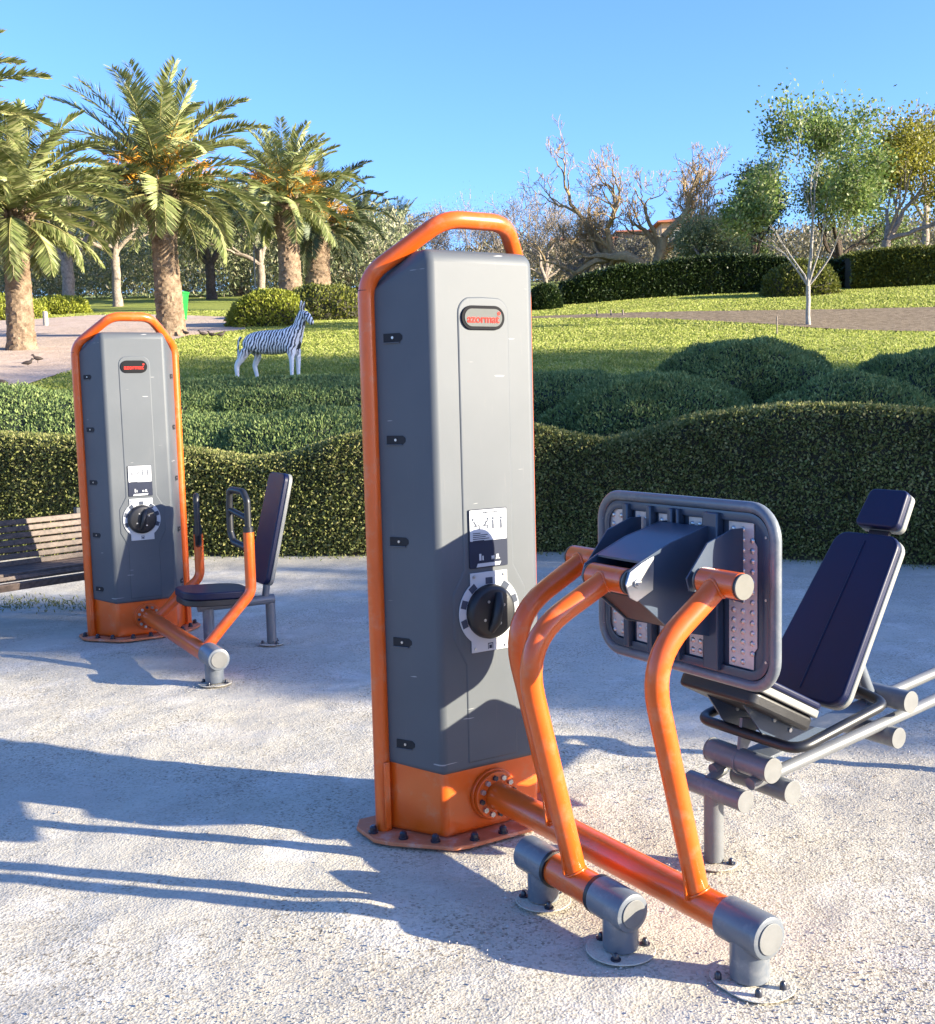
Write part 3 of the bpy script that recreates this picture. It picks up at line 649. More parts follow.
def gz(x, y):
    return .008 * noise.noise(Vector((x * 1.7, y * 1.7, 3))) + .005 * noise.noise(Vector((x * 6, y * 6, 9))) + .0015 * noise.noise(Vector((x * 17, y * 17, 2))) - .006 + .022 * math.exp(-(((x + .36) / .16) ** 2 + ((y - 3.12) / .10) ** 2))
gx = np.concatenate([np.linspace(-60, -3.3, 30), np.arange(-3.2, 3.6, .03), np.linspace(3.7, 60, 30)]); gy = np.concatenate([np.linspace(-40, 1.6, 10), np.arange(1.7, 6.0, .03), np.arange(6.0, 13.4, .08)])
def gravel():
    V = []; F = []; idx = {}
    for j, y in enumerate(gy):
        for i, x in enumerate(gx): V.append((x, min(y, hedge_y(x) + .25), gz(x, y)))
    nx = len(gx)
    for j in range(len(gy) - 1):
        for i in range(nx - 1):
            if gy[j] < hedge_y(gx[i]) + .25 or gy[j] < hedge_y(gx[i + 1]) + .25: F.append((j * nx + i, j * nx + i + 1, (j + 1) * nx + i + 1, (j + 1) * nx + i))
    me = bpy.data.meshes.new('gravel_ground'); me.from_pydata(V, [], F); me.validate(); return tag(link('gravel_ground', me, M['gravel'], None, 180), kind='structure')
gravel()
def draped(name, pix, mat, dz, step=.35, wob=.12):
    pts = [on_slope(*p) for p in pix]; poly = []
    for i, a in enumerate(pts):
        b = pts[(i + 1) % len(pts)]; n = max(1, int((b - a).length / step))
        for k in range(n):
            q = a.lerp(b, k / n); poly.append(Vector((q.x + wob * noise.noise(q * 1.3), q.y + wob * noise.noise(q * 1.3 + Vector((9, 9, 9))))))
    xs_ = [p.x for p in poly]; ys_ = [p.y for p in poly]; vs = list(poly); n0 = len(poly)
    for x in np.arange(min(xs_), max(xs_), step * 1.5):
        for y in np.arange(min(ys_), max(ys_), step * 1.5): vs.append(Vector((x, y)))
    r = geometry.delaunay_2d_cdt(vs, [], [list(range(n0))], 1, 1e-4)
    me = bpy.data.meshes.new(name); me.from_pydata([(v.x, v.y, T(v.x, v.y) + dz) for v in r[0]], [], [list(f) for f in r[2]])
    return tag(link(name, me, mat, None, 180), kind='structure')
PATH_PX = [(-150, 408), (0, 391), (34, 381), (75, 369), (130, 353), (190, 337), (246, 331), (246, 318), (170, 316), (90, 317), (30, 321), (-150, 318)]
SOIL_PX = [(528, 319.5), (600, 319), (700, 319), (820, 318), (1000, 315), (1000, 332), (900, 332), (820, 331), (760, 328), (640, 323.5), (528, 321.5)]
draped('footpath', PATH_PX, M['path'], .03)
draped('soil_bed', SOIL_PX, M['soil'], .03)

def blades():
    n = 330000; u = rng.random(n); Y = 12.5 + 22 * u ** 1.1; X = (rng.uniform(-.47, .50, n)) * Y
    nz = np.array([noise.noise(Vector((x * .5, y * .5, 5))) for x, y in zip(X, Y)])
    ok = np.array([y > hedge_y(x) + 1.6 for x, y in zip(X, Y)])
    # keep the blades off the footpath and the soil bed
    def inside(poly, X, Y):
        P_ = [on_slope(*p) for p in poly]; c = np.zeros(len(X), bool)
        for i in range(len(P_)):
            a, b = P_[i], P_[i - 1]; cr = ((a.y > Y) != (b.y > Y)) & (X < (b.x - a.x) * (Y - a.y) / (b.y - a.y + 1e-9) + a.x); c ^= cr
        return c
    ok &= ~inside(PATH_PX, X, Y) & ~inside(SOIL_PX, X, Y); X, Y, nz = X[ok], Y[ok], nz[ok]
    Z = np.array([T(x, y) for x, y in zip(X, Y)]); n = len(X); a = rng.uniform(0, 2 * np.pi, n); s_ = np.stack([np.cos(a), np.sin(a), np.zeros(n)], 1)
    P_ = np.stack([X, Y, Z], 1); w = (.010 + .0008 * Y)[:, None]; h = (.030 + .02 * rng.random(n) + .015 * nz)[:, None]; up_ = np.stack([rng.normal(0, .35, n), rng.normal(0, .35, n), np.ones(n)], 1)
    o = quads('grass_blades', np.stack([P_ - s_ * w, P_ + s_ * w, P_ + s_ * w * .3 + up_ * h, P_ - s_ * w * .3 + up_ * h], 1), M['blade']); tag(o, 'short mown grass blades covering the sloping lawn', 'grass', kind='stuff')
M['blade'] = leaf_mat('grass_blades', [(.25, .31, .055), (.34, .385, .08), (.44, .455, .12), (.53, .51, .20)], .42, .6, .2)
blades()

# pebbles and grit
def pebbles():
    bm = bmesh.new(); V = []
    pts = []
    while len(pts) < 15000:
        Y = 1.9 + (random.random() ** 1.5) * 5.0; X = random.uniform(-.46, .48) * Y
        d = noise.noise(Vector((X * 1.1, Y * 1.1, 7))) * .9 + (.35 if X > .5 and Y < 5 else 0)
        if random.random() < .18 + d: pts.append((X, Y))
    for rt_, u, v in FEET:
        a = rt_.rotation_euler.z
        for _ in range(150):
            t = random.random() * 6.28; q = random.uniform(.05, .15); lu, lv = u + q * math.cos(t), -(v + q * math.sin(t))
            pts.append((rt_.location.x + lu * math.cos(a) - lv * math.sin(a), rt_.location.y + lu * math.sin(a) + lv * math.cos(a)))
    base = [Vector(v) for v in ((1, 0, 0), (-1, 0, 0), (0, 1, 0), (0, -1, 0), (0, 0, 1))]
    F = [(0, 2, 4), (2, 1, 4), (1, 3, 4), (3, 0, 4)]; VV = []; FF = []
    for X, Y in pts:
        s = random.uniform(.0015, .0042) * (1.6 if random.random() < .05 else 1); a = random.random() * 6.28; o = len(VV)
        for b in base:
            q = Matrix.Rotation(a, 3, 'Z') @ Vector((b.x * s * random.uniform(.7, 1.3), b.y * s * random.uniform(.6, 1.1), b.z * s * random.uniform(.5, .9))); VV.append((X + q.x, Y + q.y, max(gz(X, Y), -.001) + q.z - .0003))
        FF += [(o + i, o + j, o + k) for i, j, k in F]
    me = bpy.data.meshes.new('pebbles'); me.from_pydata(VV, [], FF); o = link('pebbles', me, M['pebble'], None, None)
    tag(o, 'small loose stones scattered over the pale gravel', 'gravel', kind='stuff')
m, nt, out = new_mat('loose_stones'); g = nt.nodes.new('ShaderNodeNewGeometry'); finish(nt, out, ramp(nt, g.outputs['Random Per Island'], [(0, (.20, .16, .13)), (.4, (.38, .34, .30)), (1, (.55, .52, .48))]), .8); M['pebble'] = m
pebbles()

def weeds():
    P_ = []
    for _ in range(650):
        q = on_ground(random.uniform(-60, 92), 605 + random.gauss(0, 3.6)); P_.append((q.x, q.y, 0))
    for _ in range(1500):
        x = random.uniform(-5, 4.5); P_.append((x, hedge_y(x) - abs(random.gauss(0, .12)), 0))
    P_ = np.array(P_); tag(quads('weeds', leaf_quads(P_, np.tile([0, 0, 1.], (len(P_), 1)), .035, .010, .8), M['hedge']), 'scattered weeds and grass at the gravel edge by the bench and hedge foot', 'weeds', kind='stuff')
weeds()
# ---------------------------------------------------------------- wavy clipped hedge
HT = [(-14, 1.25), (-8, 1.3), (-5.04, 1.24), (-3.9, 1.16), (-2.79, 1.03), (-2.2, .93), (-1.75, .97), (-1.23, 1.13), (-.4, 1.27), (.2, 1.28), (.72, 1.19), (1.1, 1.09), (1.37, 1.05), (1.7, 1.12), (2.16, 1.26), (2.9, 1.35), (3.5, 1.33), (3.9, 1.28), (5.5, 1.1), (7.5, 1.3), (9, 1.3)]
def hz(x): return float(np.interp(x, [a for a, b in HT], [b for a, b in HT]))
def hedge(x0=-7.5, x1=7.3, depth=.85):
    root = empty('clipped_hedge', (0, hedge_y(0), 0), 0, 'long waist-high clipped hedge with a wavy top along the back edge of the gravel', 'hedge')
    off = Vector((0, hedge_y(0), 0))
    X = np.arange(x0, x1, .08); bm = bmesh.new(); rings = []
    for x in X:
        y = hedge_y(x); h = hz(x) + .015 * noise.noise(Vector((x * 3, 0, 0)))
        prof_ = [(0.06, 0), (0.05, h * .3), (.05, h * .6), (.05, h - .07), (.12, h - .02), (depth / 2, h), (depth - .12, h - .02), (depth - .05, h - .1), (depth - .05, 0)]
        rings.append([bm.verts.new(Vector((x, y + a + .03 * noise.noise(Vector((x * 4, z * 4, 1))), z - .01)) - off) for a, z in prof_])
    for A, B in zip(rings[:-1], rings[1:]):
        for k in range(len(A) - 1): bm.faces.new((A[k], B[k], B[k + 1], A[k + 1]))
    bm.faces.new(rings[0]); bm.faces.new(rings[-1][::-1])
    obj('hedge_core', bm, M['hedgecore'], root, 60)
    def sample(n, kind):
        # x density proportional to arc length
        xx = rng.uniform(max(x0, -6.4), min(x1, 5.6), n); ds = np.array([hedge_y(v) for v in xx]); h = np.array([hz(v) for v in xx])
        if kind == 'front':
            z = rng.uniform(0.02, 1, n) * h; P_ = np.stack([xx, ds + .03 + rng.normal(0, .022, n), z], 1); D = np.tile([-.1, -1, .12], (n, 1))
            # round the top edge
            k = z > h - .08; P_[k, 1] += ((z[k] - h[k] + .08) / .08) ** 2 * .09
        else:
            d = rng.uniform(.06, depth - .02, n); P_ = np.stack([xx, ds + d, h + rng.normal(0, .012, n) - .05 * np.clip((.12 - d) / .12, 0, 1) - .05 * np.clip((d - depth + .12) / .12, 0, 1)], 1); D = np.tile([0, -.2, 1.], (n, 1))
        return leaf_quads(P_, D, .034, .022, 1.0)
    Q = np.concatenate([sample(120000, 'front'), sample(60000, 'top')]) - np.array(off)
    quads('hedge_leaves', Q, M['hedge'], root)
hedge()

# ---------------------------------------------------------------- mounded shrubs
def mound(cx, cy, rx, ry, h, label, n,  mat='juniper', core='junipercore', ln=.07, wd=.016, group='low mounded shrubs behind the hedge', name='mounded_shrub', base=None, lump=.12, tilt=.5):
    z0 = T(cx, cy) if base is None else base
    root = empty(name, (cx, cy, z0), 0, label, 'shrub', group)
    bm = bmesh.new(); bmesh.ops.create_icosphere(bm, subdivisions=5, radius=1)
    s = random.random() * 50
    def surf(d, k=1.0):
        l = 1 + lump * noise.noise(Vector((d[0] * 2.1 + s, d[1] * 2.1, d[2] * 2.1))) + lump * .5 * noise.noise(Vector((d[0] * 6 + s, d[1] * 6, d[2] * 6)))
        sup = (abs(d[0]) ** 2.15 + abs(d[1]) ** 2.15 + abs(d[2]) ** 2.15) ** (-1 / 2.15)
        return Vector((d[0] * rx, d[1] * ry, d[2] * h)) * l * sup * k
    for v in bm.verts: v.co = surf(v.co, .95)
    bmesh.ops.delete(bm, geom=[v for v in bm.verts if v.co.z < -.35], context='VERTS')
    # follow the slope
    for v in bm.verts: v.co.z += T(cx + v.co.x, cy + v.co.y) - z0
    obj('twigs', bm, M[core], root, 60)
    D = norm(rng.normal(size=(n, 3))); D[:, 2] = np.abs(D[:, 2]) - .08
    D = norm(D); P_ = np.array([surf(d, k) for d, k in zip(D, rng.uniform(.90, 1.0, n))])
    P_[:, 2] += np.array([T(cx + p[0], cy + p[1]) - z0 for p in P_])
    Nn = norm(D / np.array([rx, ry, h]) * min(rx, h)); quads('foliage', leaf_quads(P_, Nn, ln, wd, tilt, .55), M[mat], root)
    return root
def mpx(px, pybase, Y): return at(px, pybase, Y)
G = [  # px centre, top py, distance, rx, ry, label, n
 (645, 378, 12.2, 1.25, .75, 'broad low mounded grey-green shrub just behind the hedge, right of the large cabinet', 34000),
 (565, 374, 13.8, 1.0, .7, 'flat spreading grey-green shrub above and left of the broad mound beside the large cabinet', 13000),
 (745, 343, 13.6, 1.15, .9, 'tallest dark green mounded shrub behind the hedge, below the young tree', 30000),
 (850, 380, 11.5, 1.05, .7, 'low pale grey-green shrub behind the hedge, under and right of the tallest mound', 20000),
 (935, 350, 12.6, 1.0, .8, 'rounded green mounded shrub cut by the right edge of the photo', 20000),
 (310, 417, 12.4, 1.2, .8, 'low grey-green shrub directly behind the hedge dip, touching the left side of the large cabinet', 22000),
 (205, 424, 12.8, 1.0, .75, 'low grey-green shrub behind the hedge dip, right beside the smaller cabinet', 18000),
 (300, 379, 14.2, 1.35, .9, 'dark green mounded shrub right below the front feet of the zebra', 26000),
 (205, 383, 14.4, 1.0, .9, 'dark green mounded shrub between the smaller cabinet and the zebra', 20000),
 (0, 392, 13.4, 1.1, .9, 'dark green mounded shrub at far left behind the hedge', 20000),
 (62, 408, 13.0, .8, .8, 'lower green mounded shrub touching the left side of the smaller cabinet', 12000),
 (440, 392, 13.0, 1.2, .8, 'green mounded shrub hidden mostly by the large grey cabinet', 7000),
 (130, 402, 13.6, .9, .7, 'low green mounded shrub hidden mostly by the smaller cabinet', 7000)]
for px, pt, Y, rx, ry, lab, n in G:
    q = at(px, pt, Y); z0 = T(q.x, Y); mound(q.x, q.y, rx, ry, max(.2, (q.z - z0)), lab, int(n * 1.5), ln=.045, wd=.018, tilt=.9)
def ground_cover():
    n = 60000; X = rng.uniform(-8, 6, n); d = rng.uniform(.8, 2.9, n) + .4 * np.sin(X * 1.7)
    Y = np.array([hedge_y(x) for x in X]) + d; Z = np.array([T(a, b) for a, b in zip(X, Y)]) + rng.uniform(0, .09, n)
    o = quads('ground_cover', leaf_quads(np.stack([X, Y, Z], 1), np.tile([0, -.2, 1.], (n, 1)), .08, .016, .6), M['juniper']); tag(o, 'low rosemary-like ground cover filling the bank between hedge and lawn', 'ground cover', kind='stuff')
ground_cover()

# ---------------------------------------------------------------- palms
def palm(px, py_base, py_crown, Y, scale, label, seed, nf=74, trunk_r=.42, mat='palm', fruit=True, flen=2.9, lean=0, group='date palms on the slope', az_bias=None, nleaf=70):
    r = np.random.default_rng(seed); B = on_slope(px, py_base); Y = B.y; C = at(px + lean, py_crown, Y)
    root = empty('palm_tree', (B.x, B.y, T(B.x, B.y)), 0, label, 'palm tree', group)
    H = C.z - root.location.z; dx = C.x - B.x
    # trunk with diamond leaf scars
    bm = bmesh.new(); ns, nv = 40, int(H * 26)
    V = []
    for j in range(nv + 1):
        t = j / nv; z = t * H - .1
        rr = trunk_r * (1.18 - .25 * t) * (1 + (.34 * sm((t - .62) / .25) if t > .62 else 0)) * (1 + .25 * math.exp(-t * 14))
        for i in range(ns):
            a = 2 * math.pi * i / ns; ph = (z * 6.2 + (i / ns) * 11) % 1; ph2 = (z * 6.2 - (i / ns) * 11) % 1
            k = 1 + .10 * (ph * ph2) - .03 + .03 * r.normal()
            V.append((dx * t + rr * k * math.cos(a), rr * k * math.sin(a), z))
    F = [(j * ns + i, j * ns + (i + 1) % ns, (j + 1) * ns + (i + 1) % ns, (j + 1) * ns + i) for j in range(nv) for i in range(ns)]
    me = bpy.data.meshes.new('trunk'); me.from_pydata(V, [], F); link('trunk', me, M['palmtrunk'], root, 25)
    # fronds
    leaf = []; bmr = bmesh.new(); fl = flen * scale
    bases = []; fr_pts = []
    for i in range(nf):
        t = i / nf; el = R(88 - 108 * t ** .9 + r.normal() * 5); az = i * 2.39996 + r.normal() * .2
        ln = fl * (.82 + .3 * math.sin(math.pi * min(1, t * 1.1 + .1))) * r.uniform(.88, 1.1); droop = r.uniform(.7, 1.3) * (.60 + .42 * t)
        h = np.array([math.cos(az), math.sin(az), 0]); p = np.array([dx, 0, H]) + h * trunk_r * .45 + np.array([0, 0, .25 - .5 * t])
        nseg = 16; pts = [p.copy()]; e = el; tang = []
        for k in range(nseg):
            e -= droop * (1.55 / nseg) * (.35 + 1.3 * k / nseg) * max(.35, math.cos(e * .8) if e > 0 else .9)
            e = max(e, R(-86)); d = h * math.cos(e) + np.array([0, 0, math.sin(e)]); tang.append(d); p = p + d * ln / nseg; pts.append(p.copy())
        pts = np.array(pts); tang = np.array(tang + [tang[-1]])
        sweep(bmr, [Vector(q) for q in pts[::2]], [max(.006, .028 * (1 - k / 9)) * scale for k in range(len(pts[::2]))], 5)
        side = np.array([-math.sin(az), math.cos(az), 0]); side = side * math.cos(.3 * r.normal()) 
        s = np.linspace(.14, 1, nleaf); ii = s * nseg; i0 = np.minimum(ii.astype(int), nseg - 1); f = (ii - i0)[:, None]
        P_ = pts[i0] * (1 - f) + pts[i0 + 1] * f; Tn = tang[i0]; upn = norm(np.cross(side[None], Tn)); upn = np.where(upn[:, 2:3] < 0, -upn, upn) if el > 0 else upn
        ll = (.56 * scale * np.sin(np.pi * (s * .80 + .14)) ** .7 + .06)[:, None] * (fl / 2.9)
        for sg in (-1, 1):
            D = norm(side * sg * .85 + Tn * (.35 + .5 * s[:, None]) + upn * (.38 - .1 * r.random((nleaf, 1))) + .10 * r.normal(size=(nleaf, 3)) + np.array([0, 0, -.18]))
            wv = norm(Tn * .8 + upn * .5 * sg + .2 * r.normal(size=(nleaf, 3))) * .027 * scale
            tip = P_ + D * ll; mid = P_ + D * ll * .4
            leaf.append(np.stack([P_, mid + wv, tip, mid - wv], 1))
    quads('crown', np.concatenate(leaf), M[mat], root)
    obj('frond_midribs', bmr, M['rachis'], root, 60)
    # short dead leaf bases under the crown
    bm = bmesh.new()
    for k in range(70):
        a = k * 2.4; z = H - .05 - .75 * (k / 70) * scale; rr = trunk_r * 1.05
        p = Vector((dx + rr * math.cos(a), rr * math.sin(a), z)); d = Vector((math.cos(a) * .5, math.sin(a) * .5, .75))
        sweep(bm, [p, p + d * .18, p + d * .34 * scale], [.07, .05, .02], 5, sx=.5)
    obj('leaf_bases', bm, M['palmtrunk'], root, 30)
    if fruit:
        Q = []; 
        for k in range(13):
            a = k * 2.4 + r.random(); e = R(r.uniform(5, 60)); h = np.array([math.cos(a) * math.cos(e), math.sin(a) * math.cos(e), math.sin(e)]); c = np.array([dx, 0, H + .1]) + h * .9 * scale
            n = 130; P_ = c + r.normal(size=(n, 3)) * .17 * scale; Q.append(leaf_quads(P_, h[None] + np.zeros((n, 3)), .22 * scale, .02, .6, -.3))
        quads('fruit_stalks', np.concatenate(Q), M['fruit'], root)
    return root
palm(172, 337, 186, 28, 1.0, 'tall date palm with orange fruit stalks rising behind the smaller cabinet', 3, lean=-12, flen=2.35, trunk_r=.26, nf=62)
palm(22, 352, 212, 24, 1.0, 'date palm at left whose trunk stands on the pink path, fronds hanging low', 5, trunk_r=.225, flen=2.0, fruit=False, nf=58, lean=-8)
palm(-92, 366, 128, 23, 1.0, 'date palm at the far left edge, only its frond tips showing', 8, trunk_r=.3, flen=2.3, fruit=False, nf=60)
palm(292, 310, 200, 35, 1.0, 'date palm behind the zebra with a dark-topped trunk', 11, trunk_r=.31, flen=2.15, nf=56, lean=-6)
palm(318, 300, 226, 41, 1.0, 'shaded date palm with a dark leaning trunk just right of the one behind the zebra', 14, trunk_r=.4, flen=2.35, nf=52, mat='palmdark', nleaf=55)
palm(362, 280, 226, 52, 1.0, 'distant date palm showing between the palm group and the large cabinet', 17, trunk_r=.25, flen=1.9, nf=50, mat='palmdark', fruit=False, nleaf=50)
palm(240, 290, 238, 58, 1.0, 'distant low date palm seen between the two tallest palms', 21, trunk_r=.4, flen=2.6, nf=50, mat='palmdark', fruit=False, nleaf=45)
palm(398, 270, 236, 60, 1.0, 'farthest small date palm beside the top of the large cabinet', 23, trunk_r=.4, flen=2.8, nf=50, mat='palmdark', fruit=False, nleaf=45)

# ---------------------------------------------------------------- branching trees
def branch_tree(root, seed, start, dirs, length, radius, depth, spread=.6, ratio=.72, seg=4, wig=.16, up=.15, kids=(2, 3), minr=.004, sides=6, rr=.62):
    r = random.Random(seed); bm = bmesh.new(); tips = []; lvl = []
    def grow(p, d, ln, rad, dep):
        pts = [p.copy()]; rads = [rad]; nd = d.copy()
        for k in range(seg):
            nd = (nd + Vector((r.gauss(0, wig), r.gauss(0, wig), r.gauss(0, wig) + up * .3))).normalized(); p = p + nd * ln / seg; pts.append(p.copy()); rads.append(max(minr, rad * (1 - (1 - rr) * (k + 1) / seg)))
        sweep(bm, pts, rads, max(3, sides if dep > 1 else 3), cap=dep == 0)
        if dep <= 2: tips.extend(pts[1:])
        if dep == 0: return
        for k in range(r.randint(*kids)):
            ax = nd.cross(Vector((r.gauss(0, 1), r.gauss(0, 1), r.gauss(0, 1)))).normalized(); q = Matrix.Rotation(r.uniform(.4, 1.2) * spread, 3, ax) @ nd
            q = (q + Vector((0, 0, up))).normalized(); st = pts[-1] if k < 2 else pts[-2]
            grow(st, q, ln * ratio * r.uniform(.75, 1.15), rads[-1] * (.85 if k == 0 else .68), dep - 1)
    for (d, lf, rf) in dirs: grow(Vector(start), Vector(d).normalized(), length * lf, radius * rf, depth)
    return bm, tips
def tree(name, px, py, Y, label, seed, H, tr, trunk_h, dirs, depth=4, leafn=0, leaf=None, bark='bark', llen=.09, lw=.05, cluster=.22, spread=.6, ratio=.72, up=.15, kids=(2, 3), wig=.16, cat='tree', group=None, minr=.004, lean=(0, 0), pos=None, crown=None):
    B = pos if pos is not None else (on_slope(px, py) if Y is None else at(px, py, Y)); root = empty(name, (B[0], B[1], T(B[0], B[1])), 0, label, cat, group)
    top = Vector((lean[0], lean[1], trunk_h)); bm, tips = branch_tree(root, seed, top, dirs, H, tr, depth, spread, ratio, up=up, kids=kids, wig=wig, minr=minr)
    n0 = 6; pts = [Vector((0, 0, -.1)).lerp(top, k / n0) + Vector((.03 * math.sin(k * 2), 0, 0)) * tr * 4 for k in range(n0)] + [top]
    if leafn:
        bt = bmesh.new(); sweep(bt, pts, [tr * (1.35 - .35 * min(1, k / 2) - .0 * k) for k in range(n0 + 1)], 12); obj('trunk', bt, M[bark], root, 60); obj('branches', bm, M[bark], root, 60)
        tp = np.array([list(t) for t in tips]); 
        P_ = tp[rng.integers(0, len(tp), leafn)] + rng.normal(size=(leafn, 3)) * cluster
        c = P_.mean(0); D = norm(P_ - c)
        quads('crown', leaf_quads(P_, D, llen, lw, .9, .1), M[leaf], root)
    else:
        sweep(bm, pts, [tr * (1.4 - .4 * min(1, k / 2)) for k in range(n0 + 1)], 12); obj('trunk_and_branches', bm, M[bark], root, 60)
    return root
# young tree on the soil bed
tree('young_tree', 808, 328, None, 'young leafy tree with a pale slim trunk standing in the soil bed at right', 11, .98, .046, .80, [((-.52, .1, .85), .85, .5), ((.0, .1, 1), 1.30, .9), ((.50, -.1, .9), .9, .5), ((.10, -.3, 1.2), 1.15, .5), ((-.18, .3, 1.2), 1.15, .45)], 5, 15500, 'youngbright', 'whitebark', .08, .052, .16, .46, .72, .15, wig=.11)
# large pollarded bare tree
bt = tree('bare_tree', 650, 262, 37, 'large bare pollarded tree with thick sunlit tan limbs behind the dark hedge', 9, 1.42, .40, .35, [((-.95, .1, .22), 1.35, .8), ((-.45, .3, .8), .9, .6), ((.2, -.2, 1), 1.0, .6), ((.9, .1, .30), 1.2, .7), ((.5, .3, .85), 1.0, .55), ((-.85, -.3, .5), 1.1, .6), ((.05, .3, .9), 1.1, .5)], 6, 0, None, 'barkorange', spread=.75, ratio=.72, up=.22, kids=(2, 4), wig=.24, minr=.008)
# right-hand group
tree('yellow_tree', 886, 262, 33, 'yellow-green tree with a pale trunk and arching limb behind the hedge at far right', 12, .95, .13, 1.2, [((.9, 0, .75), 1.2, .8), ((.2, .2, 1), 1.2, .6), ((.7, .3, 1), 1.2, .6), ((1, -.2, .3), 1.3, .6), ((.5, -.2, 1), 1.3, .5)], 4, 17000, 'yellow', 'bark', .10, .07, .30, .6, .76, .12)
tree('bare_tree', 925, 262, 44, 'thin bare winter tree rising above the yellow-green tree at far right', 15, 1.45, .14, 1.6, [((0, 0, 1), 1, .8), ((.4, 0, 1), .9, .6), ((-.5, .2, 1), .9, .6)], 6, 0, None, 'bark', spread=.6, ratio=.74, minr=.012)
tree('conifer_tree', 752, 262, 36, 'narrow dark conifer just left of the young tree, behind the hedge', 18, .9, .12, .4, [((0, 0, 1), 1.4, 1), ((.3, 0, 1), 1, .6), ((-.3, 0, 1), 1, .6)], 4, 12000, 'conifer', 'barkdark', .12, .05, .22, .35, .74, .5)
tree('leafy_tree', 728, 266, 38, 'dark green leafy tree beside the narrow conifer, left of the young tree', 19, .60, .14, .3, [((-.5, 0, 1), 1.2, .8), ((.3, 0, 1), 1.1, .7), ((-.9, .2, .6), 1, .6), ((.9, .2, .5), 1, .6)], 4, 11000, 'young', 'barkdark', .11, .06, .25, .6, .74, .12)
tree('leafy_tree', 840, 262, 37, 'broad green tree behind the young tree at right', 22, .95, .14, .6, [((-.5, 0, 1), 1.0, .8), ((.3, 0, 1), 1.1, .7), ((-.9, .2, .6), 1, .6), ((.9, .2, .5), 1, .6)], 4, 9000, 'young', 'barkdark', .11, .06, .28, .6, .74, .12)
tree('grey_shrub_tree', 700, 268, 34, 'pale olive bushy tree behind the dark hedge, right of the pollarded tree', 24, .70, .10, .2, [((-.7, 0, .8), 1, .8), ((.4, 0, 1), 1.0, .7), ((.8, .2, .6), 1, .6), ((0, .2, 1), 1.1, .6)], 4, 14000, 'olive', 'bark', .09, .035, .2, .6, .74, .1)
# left background: pale park trees behind the palms
LB = [(70, 312, 37, 'grey-trunked leafy park tree behind the leftmost palm trunk', 31, 1.15, .20, 1.6, 'olive', 'bark', 11000),
 (118, 310, 39, 'park tree with a straight trunk seen just above the smaller cabinet', 33, 1.0, .15, 1.7, 'olive', 'bark', 11000),
 (212, 308, 42, 'spreading leafy park tree to the right of the tallest palm trunk', 35, 1.1, .18, 1.3, 'olive', 'barkdark', 12000),
 (262, 300, 44, 'leafy park tree behind the yellow-green bush by the zebra', 37, 1.1, .16, 1.2, 'olive', 'bark', 11000),
 (-20, 320, 38, 'leafy park tree at the far left edge behind the palms', 39, 1.1, .20, 1.4, 'olive', 'barkdark', 9000),
 (160, 300, 50, 'taller park tree far behind the tallest palm', 41, 1.4, .2, 1.5, 'young', 'barkdark', 10000),
 (345, 285, 50, 'low dense park tree left of the large cabinet, behind the palms', 43, .9, .2, .8, 'young', 'barkdark', 9000),
 (20, 300, 50, 'taller park tree far behind the leftmost palm', 45, 1.3, .2, 1.5, 'young', 'barkdark', 9000)]
for px, py, Y, lab, sd, H, tr, th, lf, bk, n in LB:
    tree('park_tree', px, py, Y, lab, sd, H, tr, th, [((-.7, 0, .8), 1, .7), ((.5, .2, .9), 1.05, .7), ((.1, -.3, 1), 1.0, .6), ((-.3, .4, 1), 1, .6)], 4, n, lf, bk, .11, .06, .28, .62, .74, .12, group='park trees behind the palms')
# bare shrubby trees on the skyline between palms and the right group
SK = [(425, 262, 50, 51, 1.0), (468, 258, 52, 53, 1.1), (505, 258, 48, 55, 1.15), (545, 266, 44, 57, 1.05), (580, 272, 40, 59, .8), (608, 275, 38, 60, .6), (120, 285, 60, 61, 1.0), (180, 285, 58, 63, 1.0), (50, 290, 58, 65, 1.0)]
SKL = ['bare twiggy tree above the top left of the large cabinet', 'bare twiggy tree directly behind the top of the large orange hoop', 'bare pinkish twiggy tree at the right end of the large orange hoop', 'bare twiggy tree just right of the large cabinet, above the dark hedge', 'low bare shrub in front of the ochre house', 'small bare shrub at the foot of the pollarded tree', 'bare tree far behind the smaller cabinet', 'bare tree far behind the green bin', 'bare tree far away behind the leftmost palm']
for (px, py, Y, sd, H), lab in zip(SK, SKL):
    tree('bare_shrub_tree', px, py, Y, lab, sd, H, .10, .3, [((-.6, 0, .9), 1, .8), ((.5, 0, 1), 1, .8), ((0, .3, 1), 1.1, .8), ((.9, -.2, .5), .9, .6), ((-.9, .2, .5), .9, .6)], 5, 5200, 'dry', 'bark', .10, .018, .22, .6, .76, .14, group='bare shrubby trees on the skyline', minr=.009)
